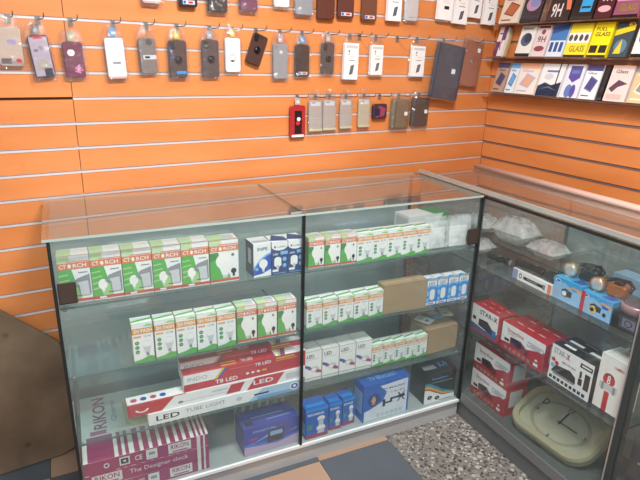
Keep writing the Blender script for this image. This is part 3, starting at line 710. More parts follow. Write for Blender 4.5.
# ------------------------------------------------------------------ right case contents (front towards -x)
R90 = -PI/2
Z1, Z2, Z3 = RS[0] + .0005, RS[1] + .0005, RS[2] + .0005
RB = mat('#b41f2e', .35); RBD = mat('#7c1620', .4)
def receiver_shape(f, m, u0, u1, v0, v1):
    f.poly([(u0, v0 + .1), (u1 - .05, v0), (u1, v0 + .04), (u1, v0 + .16), (u0 + (u1-u0)*.55, v1), (u0, v1 - .04)], m)
def red_box(w, d, h, star):
    mb = carton(w, d, h, RB, {'front': WHITE}); f = mb.front
    if star:
        f.poly([(0, 0), (1, 0), (1, .32), (.5, .2), (0, .28)], mat('#3a5f94', .4)); f.rect(.96, 1, 0, 1, RB); f.rect(0, 1, 0, .08, mat('#9a3948'))
        f.text('STAR-X', .28, .92, .72, .9, DNAVY); f.text('X', .83, .92, .72, .9, RED); receiver_shape(f, BLACK, .28, .84, .18, .58); f.rect(.05, .17, .42, .55, BLACK); f.rect(.6, .92, .2, .4, mat('#3d6db0', .4)); receiver_shape(f, DNAVY, .3, .8, .2, .5)
    else:
        f.poly([(0, 0), (1, 0), (1, .72), (.62, .48), (.4, .36), (0, .28)], RB)
        f.text('Smartline', .13, .52, .72, .86, mat('#b24a58')); f.rect(.14, .34, .66, .68, MGREY)
        receiver_shape(f, RBD, .22, .66, .24, .62); receiver_shape(f, BLACK, .24, .5, .34, .60); f.rect(.08, .2, .36, .46, BLACK)
        f.rect(.62, .97, .62, .78, DNAVY); f.rect(.63, .96, .64, .76, WHITE); f.rect(.68, .92, .68, .72, MGREY)
        for i in range(6): f.rect(.1 + .11*i, .17 + .11*i, .08, .18, mat('#8f8f72'))
        f.rect(.8, .9, .1, .2, WHITE); f.ell(.85, .3, .03, .04, WHITE)
    t = mb.top
    for i, (u, v) in enumerate(((.15, .3), (.4, .3), (.65, .3), (.2, .7), (.5, .7), (.75, .7))): t.rect(u, u + .14, v, v + .05, mat('#e8b9b9'))
    t.rect(0, 1, .48, .50, RBD)
    mb.right.rect(.2, .8, .3, .9, mat('#cfcfc4')); mb.right.rect(.3, .7, .4, .8, LGREY)
    return mb
place('receiver_box', red_box(.168, .10, .122, 1), .045, .035, Z2, 'red-lidded receiver box with blue picture, next to the corner post', 'receiver box', rz=R90)
place('receiver_box', red_box(.226, .14, .120, 0), .045, -.152, Z2, 'large red receiver box in the middle of the shelf', 'receiver box', rz=R90)
def star_box():
    w, d, h = .182, .12, .145
    mb = carton(w, d, h, BLACK, {'front': WHITE}); f = mb.front
    f.text('STAR-X', .06, .44, .76, .92, MGREY); f.text('X', .38, .45, .76, .92, RED)
    f.ell(.08, .58, .05, .06, RED); f.ell(.17, .52, .05, .06, RED); f.ell(.08, .42, .05, .06, SKY); f.text('Mini HD Box', .3, .62, .60, .66, DNAVY)
    f.rect(.7, .98, .78, .9, BLACK); f.rect(.74, .95, .82, .86, WHITE)
    f.poly([(.06, .26), (.12, .2), (.62, .2), (.66, .26), (.64, .42), (.5, .52), (.16, .46)], BLACK); f.poly([(.06, .26), (.12, .2), (.62, .2), (.66, .26)], MGREY)
    f.rect(.84, .96, .25, .68, BLACK); f.rect(.72, .77, .5, .68, BLACK); f.rect(.71, .8, .3, .48, BLACK)
    for i in range(9): f.rect(.04 + .1*i, .11 + .1*i, .05, .14, DNAVY)
    t = mb.top
    t.rect(.08, .42, .55, .68, WHITE); t.rect(.15, .42, .2, .32, WHITE); t.rect(.6, .9, .5, .65, WHITE); t.rect(.3, .6, .86, .93, MGREY); t.rect(0, 1, .42, .44, MGREY)
    return mb
place('receiver_box', star_box(), .050, -.402, Z2, 'white and black receiver box beside the large red one', 'receiver box', rz=R90)
def tall_box():
    w, d, h = .095, .09, .205
    mb = carton(w, d, h, WHITEP); f = mb.front
    f.ell(.45, .58, .24, .12, RED); f.rect(.3, .6, .6, .68, DRED); f.text('8', .38, .52, .5, .66, WHITE); f.rect(.12, .82, .38, .50, LGREY); f.rect(.2, .3, .36, .5, MGREY); f.rect(.65, .75, .36, .5, MGREY)
    f.rect(.36, .56, 0, .36, RED); f.text('CAMERA', .55, .95, .82, .87, RED)
    mb.top.rect(.1, .9, .1, .9, PALE)
    return mb
place('camera_box', tall_box(), .062, -.592, Z2 - .0, 'tall white box with red emblem by the dark post', 'box', rz=R90)
place('receiver_box', red_box(.215, .12, .130, 0), .075, .018, Z3 + .131, 'red receiver box stacked on another at the case bottom', 'receiver box', 'stacked red receiver boxes', R90)
place('receiver_box', red_box(.215, .12, .130, 0), .075, .018, Z3, 'lowest red receiver box, standing on the case floor', 'receiver box', 'stacked red receiver boxes', R90)
# cream wall clock leaning
r = root('wall_clock', (.185, -.400, Z3 + .002), R90 + math.radians(4)); tag(r, 'cream rounded wall clock leaning on the case floor below the receivers', 'clock')
CREAM2 = mat('#a19e80', .5)
tilt = MB(); flat_frame(tilt, .37, .25, .085, .03, 0, .040, CREAM2, 8); fr_ = tilt.build('frame', r); fr_.rotation_euler = (math.radians(27), 0, 0); fr_.location = (0, 0, .062)
q = MB(); P_ = rrect(.31, .22, .06, 7); q.poly([(a, b, .018) for a, b in P_], mat('#a9aa93', .4)); q.poly([(a, b, .002) for a, b in reversed(P_)], CREAM2)
f = Face(q, (-.155, -.11, .018), (1, 0, 0), (0, 1, 0), (0, 0, 1), .31, .22)
f.ring(.5, .5, .42, .42, .12, mat('#8f9079')); f.text('D', .12, .2, .66, .8, BLACK); f.text('12', .46, .54, .8, .88, BLACK); f.text('6', .48, .52, .12, .2, BLACK); f.text('3', .84, .88, .46, .54, BLACK); f.text('9', .12, .16, .46, .54, BLACK)
d_ = q.build('dial', r); d_.rotation_euler = fr_.rotation_euler; d_.location = fr_.location
q = MB(); q.box(-.003, .003, -.01, .06, .021, .023, BLACK); q.box(-.01, .08, -.002, .002, .024, .026, BLACK); h_ = q.build('hand', r); h_.rotation_euler = fr_.rotation_euler; h_.location = fr_.location
# shelf with torches
def flash_box():
    mb = carton(.198, .06, .040, WHITE); f = mb.front
    f.rect(0, .14, 0, 1, mat('#8f9bc0')); f.rect(.92, 1, 0, 1, mat('#e08a5a')); f.rect(.3, .8, .3, .62, BLACK); f.rect(.8, .86, .2, .72, MGREY); f.ring(.22, .5, .04, .26, .4, BLACK); f.text('POLICE', .4, .66, .4, .54, LGREY)
    return mb
place('torch_box', flash_box(), .058, -.150, Z1, 'white and orange box with the big black torch on it', 'torch box', rz=R90 + math.radians(-1))
def torch(loc, L, r0, r1, lab, rz):
    r = root('torch', loc, rz); tag(r, lab, 'torch')
    q = MB(); q.lathe([(r0*.8, 0), (r0, .004), (r0, L*.3), (r0*.92, L*.31), (r0*.92, L*.34), (r0, L*.35), (r0, L*.7), (r0*.9, L*.72)], mat('#0c0c0d', .4, .1), (0, 0, r1), 'x', 18); q.build('body', r)
    q = MB(); q.lathe([(r0*.9, L*.72), (r1, L*.82), (r1, L*.985), (r1*.9, L)], mat('#141517', .35, .2), (0, 0, r1), 'x', 18)
    q.build('head', r)
    q = MB(); q.lathe([(r1*.85, L), (r1*.8, L + .001), (r1*.1, L + .0012)], mat('#d6dbe0', .1, .6), (0, 0, r1), 'x', 18); q.build('lens', r)
    q = MB(); q.lathe([(.005, 0), (.005, .003), (.003, .004)], mat('#7b8288', .3, .5), (L*.5, 0, r1 + r0*.95), 'z', 10); q.build('switch', r)
torch((.076, -.148, Z1 + .0405), .195, .017, .021, 'big black torch lying on its white and orange box', R90 + math.radians(2))
torch((.110, .050, Z1), .112, .0125, .0165, 'small black torch lying by the corner post', R90 + math.radians(12))
def headlamp_box(w, d, h, red_edge):
    mb = carton(w, d, h, mat('#3fa9e0', .35), {'front': mat('#8cbfe6', .35)}); f = mb.front
    f.poly([(0, .7), (.4, .86), (.7, .62), (1, .66), (1, 1), (0, 1)], mat('#2f9fdc', .35)); f.poly([(.5, .66), (.75, .74), (1, .6), (1, .78), (.7, .82)], mat('#d8a468'))
    f.ell(.15, .84, .1, .08, WHITE); f.ell(.15, .84, .075, .055, BLUE); f.ell(.45, .38, .14, .17, mat('#6a7580')); f.ell(.42, .38, .08, .1, WHITEP); f.rect(.5, .68, .28, .5, BLACK); f.poly([(.3, .5), (.45, .62), (.7, .52), (.66, .48), (.45, .55), (.34, .46)], BLACK); f.rect(.05, .2, .1, .4, mat('#a9aed0'))
    if red_edge:
        f.rect(0, .12, 0, 1, RED); f.ell(.42, .3, .12, .16, YEL); f.ell(.4, .3, .07, .1, BLACK); f.ell(.8, .62, .12, .06, BLUE); f.ell(.8, .28, .06, .1, DNAVY)
    mb.top.ell(.2, .5, .1, .2, WHITE); mb.top.poly([(.55, .1), (.9, .1), (.95, .5), (.6, .6)], mat('#2b63b0'))
    return mb
place('headlamp_box', headlamp_box(.120, .085, .083, 0), .060, -.352, Z1, 'light blue headlamp box with the silver headlamp on top', 'headlamp box', rz=R90)
place('headlamp_box', headlamp_box(.120, .085, .075, 1), .057, -.476, Z1, 'light blue headlamp box with red edge, under the golden headlamp', 'headlamp box', rz=R90)
def headlamp(loc, rim, body, lab, rz):
    r = root('headlamp', loc, rz); r.scale = (1.25, 1.25, 1.25); tag(r, lab, 'headlamp')
    q = MB(); q.lathe([(.012, .032), (.017, .026), (.0205, .006), (.0215, 0), (.019, -.001)], rim, (0, 0, .022), 'y', 20); q.build('lamp_housing', r)
    q = MB(); q.lathe([(.0175, -.0005), (.0172, -.0018), (.008, -.003)], mat('#e2e4e2', .12, .5), (0, 0, .022), 'y', 20); q.build('lens', r)
    q = MB(); q.prism(rrect(.05, .034, .006, 3, .05, .0175), .004, .034, body, .003); q.build('battery_case', r)
    q = MB(); q.prism(rrect(.024, .010, .003, 2, .05, .038), .010, .026, BLACK, .002); q.build('switch', r)
    q = MB(); q.tube([(-.01, .026, .014), (-.012, .05, .02), (.02, .062, .03), (.06, .058, .034), (.078, .04, .028), (.074, .03, .014)], .0055, BLACK, 8); q.build('strap', r)
headlamp((.093, -.383, Z1 + .0838), mat('#c5b98e', .25, .6), mat('#1b2430', .35), 'headlamp with silver rim and black battery case, on the first blue box', R90 + .25)
headlamp((.085, -.505, Z1 + .0758), mat('#c98a3c', .25, .5), mat('#b0682c', .35, .2), 'golden-orange headlamp on the red-edged blue box', R90 + .2)
def blackpack():
    mb = carton(.118, .09, .060, mat('#17181c', .35)); f = mb.front
    f.rect(.22, .8, .15, .85, mat('#3a3c48')); f.rect(.32, .7, .25, .75, mat('#6f7286')); f.ring(.5, .5, .12, .2, .3, DNAVY); mb.top.rect(.1, .9, .1, .9, mat('#23252b'))
    return mb
place('speaker_box', blackpack(), .055, -.602, Z1, 'small black box under the pinkish round speaker', 'box', rz=R90)
r = root('round_speaker', (.10, -.655, Z1 + .0605)); tag(r, 'pinkish round portable speaker on the small black box', 'speaker')
q = MB(); q.lathe([(.044, 0), (.051, .004), (.052, .026), (.048, .031)], mat('#b08a94', .35, .4), n=32); q.build('body', r)
q = MB(); q.lathe([(.047, .031), (.040, .0325), (.012, .0315), (.002, .0315)], mat('#5d4c54', .6), n=32); q.build('grille', r)
# clear packets of cables
def packet(x, y, z, sx, sy, sz, lab, core, rz):
    r = root('plastic_packet', (x, y, z), rz); tag(r, lab, 'plastic packet', 'clear packets on the corner shelf')
    q = MB(); n = 12; k = MB()
    for sgn in (1, -1):
        vs = []
        for j in range(n + 1):
            for i in range(n + 1):
                u, v = i/n*2 - 1, j/n*2 - 1
                b = (1 - u**4)*(1 - v**4)
                h = sz*.5 + sgn*sz*.5*b*(.75 + .35*rnd.random())*(1 if sgn > 0 else .98)
                vs.append((u*sx/2*(1 + .06*rnd.uniform(-1, 1)), v*sy/2*(1 + .06*rnd.uniform(-1, 1)), max(.0004, h if sgn > 0 else sz*.5 - sz*.48*b)))
        q.add(vs, [(j*(n+1)+i, j*(n+1)+i+1, (j+1)*(n+1)+i+1, (j+1)*(n+1)+i) for j in range(n) for i in range(n)], BAG, True)
    q.build('film', r)
    for t in range(3):
        k.tube([(sx*.28*math.cos(a)*(1 - .08*t), sy*.26*math.sin(a)*(1 + .05*t), sz*(.3 + .12*t)) for a in (2*PI*i/16 for i in range(16))], .005, core, 6, True)
    k.box(-sx*.12, sx*.12, -sy*.4, -sy*.25, sz*.3, sz*.45, WHITE)
    k.build('cable', r)
ZH = .7905
packet(.268, .065, ZH, .125, .20, .125, 'largest crinkled clear packet of white cable on the narrow rear shelf', WHITE, .06)
packet(.268, .275, ZH, .125, .18, .085, 'crinkled clear packet at the back corner of the narrow rear shelf', mat('#d9dde0'), -.05)
packet(.268, -.125, ZH, .125, .15, .075, 'clear packet with pinkish cable on the narrow rear shelf, nearest the headlamps', mat('#c98f96'), .05)
packet(.128, .142, Z1, .12, .13, .07, 'clear packet behind the small black torch', WHITE, .05)
packet(.105, .330, Z1, .12, .14, .06, 'flat clear packet beside the end of the long case', mat('#b8c0c6'), .05)
place('cable_box', carton(.13, .07, .055, mat('#8aaecb', .4)), .255, -.44, ZH, 'pale blue box on the narrow rear shelf behind the headlamps', 'box', rz=R90)
# third bay
c = carton(.14, .16, .21, mat('#23262e', .4)); c.front.rect(.1, .9, .1, .9, mat('#2c303c')); c.front.rect(.2, .8, .6, .64, MGREY)
place('appliance_box', c, .055, -.765, Z3 + .105, 'tall dark box beyond the grey post, on the red and white one', 'box', rz=R90)
c = carton(.17, .17, .104, WHITE); c.front.poly([(0, 0), (.3, 0), (.5, 1), (0, 1)], RED); c.front.ell(.7, .5, .16, .2, SKY); c.top.rect(0, .4, 0, 1, RED)
place('appliance_box', c, .050, -.758, Z3, 'red and white box at the foot of the bay beyond the post', 'box', rz=R90)

# ------------------------------------------------------------------ hooks and phone cases on the back wall
HOOKM = mat('#3a3634', .3, .8)
hook_mesh = None
def hook_at(s, k, lab, ry=0.):
    global hook_mesh
    if hook_mesh is None:
        r = root('display_hook', (0, 0, 0))
        q = MB(); q.box(-.008, .008, -.003, -.0013, -.024, .004, mat('#8d8a8a', .35, .7)); q.box(-.008, .008, -.0013, .006, .0, .0028, mat('#8d8a8a', .35, .7)); q.build('back_plate', r)
        q = MB(); q.tube([(0, -.003, -.006), (.004, -.035, -.007), (.010, -.068, -.006), (.012, -.078, .001), (.012, -.079, .011)], .0016, HOOKM, 6); q.build('wire', r)
        hook_mesh = r
    else: r = dup(hook_mesh)
    r.location = BW(s, slat(k)); r.rotation_euler = (0, 0, AB)
    tag(r, lab, 'hook', 'wire hooks on the slat wall')

def film_sheet(w, h, z0, t0, t1, n=7, m=12, neck=0.):
    """clear pouch: two crinkled sheets, gathered towards the hook when neck > 0"""
    q = MB()
    for sgn, off in ((-1, t0), (1, t1)):
        vs = []
        for j in range(m + 1):
            for i in range(n + 1):
                u, v = i/n, j/m; b = (math.sin(PI*u)**.4 if 0 < u < 1 else 0)
                loose = max(0., (v - .68)/.32) + max(0., (.10 - v)/.10)*.6
                ww = w*(1 - neck*max(0., (v - .72)/.28)**1.5)
                vs.append(((u - .5)*ww*(1 + .035*rnd.uniform(-1, 1)), off*b*(1 - .5*max(0., (v - .72)/.28)) + sgn*.0045*loose*abs(rnd.uniform(-.2, 1)), z0 + v*h + .003*rnd.uniform(-1, 1)))
        q.add(vs, [(j*(n+1)+i, j*(n+1)+i+1, (j+1)*(n+1)+i+1, (j+1)*(n+1)+i) for j in range(m) for i in range(n)], FILM, False)
    return q
def phone_pack(s, ztop, zbot, w, col, lab, style='case', ry=0., cat='phone case', grp='phone cases on the middle hook row', film=True, card=None, off=.016, hook=0, hdr=True):
    """one hanging case; local origin at the case's centre, front at -y"""
    h = ztop - zbot; zc = (ztop + zbot)/2
    r = root('phone_case_pack', BW(s, zc, off), AB, 0, ry); tag(r, lab, cat, grp)
    m = mat(col, .35) if isinstance(col, str) else col
    q = MB(); th = .011
    if style in ('card', 'cardimg'):
        q.box(-w/2, w/2, -.012, .006, -h/2, h/2, m)
        f = Face(q, (-w/2, -.012, -h/2), (1, 0, 0), (0, 0, 1), (0, -1, 0), w, h)
        f.rect(.06, .94, .86, .94, LGREY)
        if style == 'cardimg':
            f.poly([(.36, .12), (.62, .16), (.72, .42), (.46, .38)], mat('#3a3f4a')); f.poly([(.42, .16), (.58, .18), (.66, .38), (.50, .36)], mat('#5c6472'))
            f.rect(.3, .75, .52, .545, MGREY); f.ell(.3, .78, .06, .028, DNAVY); f.ell(.3, .70, .05, .024, MGREY); f.rect(.4, .7, .62, .64, LGREY)
        else: f.rect(.4, .75, .32, .42, BLACK); f.rect(.3, .8, .5, .515, LGREY); f.rect(.3, .7, .56, .575, LGREY)
        q.build('card_box', r)
    else:
        q.prism(rrect(w, h, .010, 4), -th/2, th/2, m, .002)
        f = Face(q, (-w/2, -th/2, -h/2), (1, 0, 0), (0, 0, 1), (0, -1, 0), w, h)
        if style == 'heart': f.ell(.62, .62, .16, .07, mat('#8f7fb4')); f.ell(.5, .63, .1, .06, mat('#8f7fb4')); f.rect(.05, .95, .04, .14, MGREY); f.rect(.1, .5, .06, .2, mat('#5b4a4a')); f.ell(.8, .14, .12, .06, RED)
        if style == 'screen':
            f.rect(.05, .95, .04, .96, mat('#a79cae')); f.rect(.28, .75, .92, .98, RED); f.ell(.5, .3, .3, .13, mat('#a39a90')); f.poly([(.22, .28), (.5, .12), (.78, .28)], mat('#a39a90')); f.rect(.2, .4, .62, .68, mat('#6f6478')); f.ell(.55, .7, .12, .06, mat('#8a8092')); f.rect(.5, .9, .04, .22, DNAVY)
        if style == 'flower':
            for a in range(6): f.ell(.38 + .11*math.cos(a*PI/3), .70 + .055*math.sin(a*PI/3), .085, .04, WHITEP)
            f.ell(.38, .70, .06, .03, mat('#e2c48a'))
            for a in range(14): f.ell(.66 + .2*math.cos(a*2.4)*(a/14), .24 + .13*math.sin(a*2.4)*(a/14)**.6, .05, .024, mat('#d88ab8'))
        if style in ('label',): f.rect(.2, 1, .40, .52, LGREY); f.rect(.3, .6, .43, .49, BLACK); f.ell(.62, .88, .2, .09, mat('#4a4644'))
        if style == 'ring' or style == 'ringlabel':
            f.rect(.06, .3, .80, .97, BLACK)
            for v in (.85, .92): f.ell(.18, v, .06, .025, mat('#3d4654'))
        if style == 'ringlabel': f.rect(.38, .95, .1, .18, CYAN); [f.ell(.12, v, .06, .03, BLUE) for v in (.78, .66, .54)]
        if style == 'line': f.rect(.30, .34, .03, .97, MGREY); f.ell(.52, .76, .12, .05, LGREY); f.rect(.06, .3, .82, .97, mat('#7c8086'))
        if style == 'window': f.rect(.28, .76, .12, .84, BLACK); f.ell(.55, .58, .12, .06, WHITE); f.ell(.5, .46, .14, .07, RED); f.rect(.1, .9, .02, .09, WHITE)
        if style == 'white': f.rect(.3, .75, .36, .42, MGREY); f.rect(.35, .7, .6, .615, LGREY); f.rect(.35, .7, .54, .555, LGREY); f.rect(.05, .95, .0, .05, mat('#d9a09a'))
        if style == 'whitepic': f.ring(.45, .42, .22, .11, .2, MGREY); f.rect(.35, .55, .3, .36, BLACK)
        if style == 'clear': f.rect(.1, .85, .82, .95, LGREY); f.rect(.2, .45, .9, .94, MGREY); f.rect(.0, 1, .02, .09, mat('#c4c49a')); [f.rect(.12, .9, v, v + .006, LGREY) for v in (.15, .22, .29, .36, .43)]
        if style == 'rose': f.poly([(.2, .1), (.8, .2), (.9, .7), (.4, .9)], mat('#8f3a58')); f.rect(.12, .5, .2, .7, DNAVY)
        if style == 'bottomlabel': f.rect(.2, .85, .06, .15, LGREY); f.ell(.3, .105, .08, .035, BLUE); f.rect(.5, .75, .08, .13, RED)
        if style == 'wood': [f.rect(u, u + .02, .02, .98, mat('#4a2f28')) for u in (.15, .33, .52, .7, .86)]
        if style == 'pattern': [f.ell(rnd.uniform(.1, .9), rnd.uniform(.05, .5), .05, .025, MGREY) for _ in range(12)]
        q.build('phone_case', r)
        if style in ('ring', 'ringlabel'):
            k = MB(); k.lathe([(.0135, -.0072), (.0135, -.0062), (.004, -.0058)][::-1], mat('#2c2a2b', .3, .5), (.0, 0, -.002), 'y', 18)
            k.tube([(.0115*math.cos(a), -.0095, -.002 + .0115*math.sin(a)) for a in (2*PI*i/16 for i in range(16))], .0022, mat('#1d1c1d', .25, .6), 6, True); k.build('finger_ring', r)
            k = MB(); k.prism(rrect(.018, .026, .005, 3, -w/2 + .016, h/2 - .02), -.0085, -.0056, BLACK, .001); k.build('camera_block', r)
    if film: film_sheet(min(w*1.36, w + (.006 if hook == 3 else .024)), h*1.08 + .046, -h*.58, -.0165, .009, neck=.45).build('film_pouch', r)
    if card:
        k = MB(); k.box(-w*.17, w*.17, -.002, -.001, h/2 + .004, h/2 + .034, mat(card, .4))
        f = Face(k, (-w*.17, -.002, h/2 + .004), (1, 0, 0), (0, 0, 1), (0, -1, 0), w*.34, .030); f.ell(.5, .40, .25, .16, LGREY); f.ell(.5, .82, .2, .09, MGREY); k.build('header_card', r)
    if hook is not None: hook_at(s + (.006 if not ry else .004), hook, 'wire hook holding the ' + lab)
    return r
# middle row
P = phone_pack
P(-2.293, 1.634, 1.514, .072, '#b9a79a', 'clear pouch case with purple heart, by the edge of the frame', 'heart')
P(-2.203, 1.613, 1.478, .062, '#3a3038', 'mirror-grey phone case with heart, tilted in its pouch', 'screen', -.10, card='#6f6a6e')
P(-2.102, 1.596, 1.478, .064, '#6b2845', 'burgundy phone case with white flower', 'flower', -.03, card='#a89a6a')
P(-1.963, 1.614, 1.476, .064, '#efeef0', 'white phone case with barcode and blue header', 'white', -.04, card='#4f93c4')
P(-1.848, 1.619, 1.494, .060, '#77706f', 'grey phone case with barcode band across', 'label', -.04)
P(-1.736, 1.615, 1.480, .068, '#4a3a38', 'brown ring case with blue stickers and yellow header', 'ringlabel', card='#d3b93a')
P(-1.606, 1.621, 1.483, .068, '#4c4244', 'dark grey ring case between yellow-headed packs', 'ring', .0, card='#9aa0ae')
P(-1.512, 1.632, 1.502, .063, '#f0f0f0', 'white phone case with yellow header', 'whitepic', .0, card='#d8bf35')
P(-1.407, 1.652, 1.531, .066, '#45302c', 'bare brown ring case hanging tilted without a pouch', 'ring', .36, film=False)
P(-1.299, 1.618, 1.477, .066, '#8d9095', 'light grey phone case with centre line', 'line', card='#b9a3ae')
P(-1.193, 1.618, 1.487, .068, '#2f2524', 'near-black phone case with blue header', 'bottomlabel', card='#4a90c8')
P(-1.064, 1.630, 1.499, .063, '#4a4142', 'grey ring case, last before the white cards', 'ring', card='#b5b0ae')
P(-.944, 1.632, 1.476, .074, '#f4f4f3', 'widest white card pack, first of three', 'cardimg', .02)
P(-.800, 1.629, 1.497, .066, '#f4f4f3', 'white card pack in the middle, between empty hooks and wide card', 'cardimg')
P(-.549, 1.632, 1.491, .078, '#f4f4f3', 'white card pack beside the blue tablet case', 'cardimg', .02)
hook_at(-.888, 0, 'empty wire hook between the first two white cards'); hook_at(-.668, 0, 'empty wire hook before the last white card')
# tablet cases
r = root('tablet_case', BW(-.375, 1.515, .052), AB, 0, .13); tag(r, 'dark blue-grey tablet case in a clear sleeve', 'tablet case', 'tablet cases by the corner')
q = MB(); q.prism(rrect(.185, .262, .010, 4), -.008, .008, mat('#353848', .5), .003); q.build('cover', r)
q = MB(); q.box(.02, .045, -.0092, -.0084, -.005, .018, WHITE); q.build('price_sticker', r)
film_sheet(.20, .31, -.14, -.017, .012).build('film_pouch', r); hook_at(-.37, 0, 'wire hook holding the dark blue-grey tablet case')
r = root('tablet_case', BW(-.187, 1.557, .024), AB, 0, .11); tag(r, 'tan brown tablet case with round clasp, in the corner', 'tablet case', 'tablet cases by the corner')
q = MB(); q.prism(rrect(.135, .225, .008, 4), -.008, .008, mat('#9c5a3c', .5), .003); q.build('cover', r)
q = MB(); q.lathe([(.003, -.0105), (.012, -.0095), (.014, -.008)], mat('#b3aaa2', .25, .7), (0, 0, .01), 'y', 16); q.build('clasp', r)
q = MB(); q.box(.025, .045, -.0092, -.0084, .06, .08, WHITE); q.build('price_sticker', r)
film_sheet(.15, .25, -.115, -.016, .010).build('film_pouch', r); hook_at(-.18, 0, 'wire hook holding the tan brown tablet case')
# lower row
G3 = 'packs on the lower hook row'
P(-1.213, 1.365, 1.226, .076, '#a3262c', 'red boxed pack with dark window on the lower row', 'window', film=False, grp=G3, hook=3, card='#b5aaa8')
CL = mat('#aaa19b', .3)
P(-1.121, 1.386, 1.248, .070, CL, 'clear grey case next to the red boxed pack', 'clear', grp=G3, hook=3, cat='phone case')
P(-1.046, 1.387, 1.250, .070, CL, 'clear grey case, second after the red boxed pack', 'clear', grp=G3, hook=3)
P(-.955, 1.388, 1.254, .068, CL, 'clear grey case standing apart, third after the red pack', 'clear', grp=G3, hook=3)
P(-.852, 1.388, 1.256, .066, mat('#b5aa94', .3), 'yellowish clear case beside the small pink-dark pack', 'clear', grp=G3, hook=3)
P(-.760, 1.364, 1.293, .084, '#3c2a36', 'small square dark pack with pink print', 'rose', film=False, grp=G3, hook=3)
def bagged(s, zt, zb, w, col, lab):
    h = zt - zb; r = root('leather_pouch', BW(s, (zt + zb)/2, .018), AB, 0, .04); tag(r, lab, 'pouch', G3)
    q = MB(); q.prism(rrect(w, h*.88, .012, 4), -.012, .012, mat(col, .5, bump=.4), .006); q.box(-w*.36, -w*.33, -.0135, -.012, -h*.4, h*.4, mat('#39302a')); q.build('pouch_body', r)
    q = MB(); q.box(w*.18, w*.36, -.0145, -.0135, -.005, .013, WHITE); q.build('price_sticker', r)
    film_sheet(w*1.16, h*1.18, -h*.52, -.020, .014).build('film_pouch', r)
    hook_at(s, 3, 'wire hook holding the ' + lab)
bagged(-.635, 1.392, 1.232, .105, '#6f5f48', 'olive brown pouch in a clear bag')
bagged(-.505, 1.400, 1.238, .105, '#3a2b26', 'dark brown pouch in a clear bag, last on the lower row')
# top row, cut off by the frame
G0 = 'packs on the top hook row'
for s, zb, w, col, st, lab in ((-1.822, 1.737, .064, '#eeeeee', 'white', 'white pack at the upper edge above the grey barcode case'), (-1.687, 1.733, .070, '#23252c', 'bottomlabel', 'black pack at the upper edge above the brown ring case'),
        (-1.571, 1.722, .078, '#2a2728', 'pattern', 'black speckled pack at the upper edge'), (-1.441, 1.734, .074, '#6b3a58', 'label', 'purple pack at the upper edge'), (-1.295, 1.758, .068, '#efefef', 'whitepic', 'white pack between purple and grey ones at the upper edge'),
        (-1.191, 1.734, .082, '#8b929a', 'label', 'blue-grey boxed pack at the upper edge'), (-1.082, 1.724, .086, '#5a332b', 'wood', 'wood-striped brown pack at the upper edge'), (-.981, 1.734, .084, '#583430', 'bottomlabel', 'brown pack next to the wood-striped one at the upper edge'),
        (-.854, 1.729, .082, '#6b4334', 'bottomlabel', 'lighter brown pack before the white cards at the upper edge'), (-.717, 1.736, .078, '#f2f2f2', 'cardimg', 'white card with phone picture next to the lighter brown pack'),
        (-.610, 1.742, .078, '#c9c9cc', 'window2', 'silver pack with black centre at the upper edge'), (-.404, 1.757, .090, '#f2f2f2', 'card', 'white card above the blue tablet case, first of four'), (-.298, 1.744, .090, '#f2f2f2', 'cardimg', 'white card second of four by the corner'),
        (-.197, 1.778, .078, '#f2f2f2', 'cardimg', 'short-hung white card third of four by the corner'), (-.092, 1.750, .086, '#f2f2f2', 'cardimg', 'white card nearest the corner, last of four')):
    r = P(s, zb + .15, zb, w, col, lab, st, grp=G0, film=(st not in ('card', 'cardimg', 'wood', 'bottomlabel')), hook=None, off=.02, ry=.04 if s > -.5 else 0)
    if st == 'window2':
        q = MB(); q.prism(rrect(w*.5, .12, .008, 3), -.0085, -.006, BLACK, .001); [q.box(-w*.44, -w*.36, -.0065, -.0055, -.07 + .02*i, -.058 + .02*i, BLACK) for i in range(7)]; q.build('black_panel', r)
        r.children[0].data.materials[0] = mat('#c9c9cc', .3)

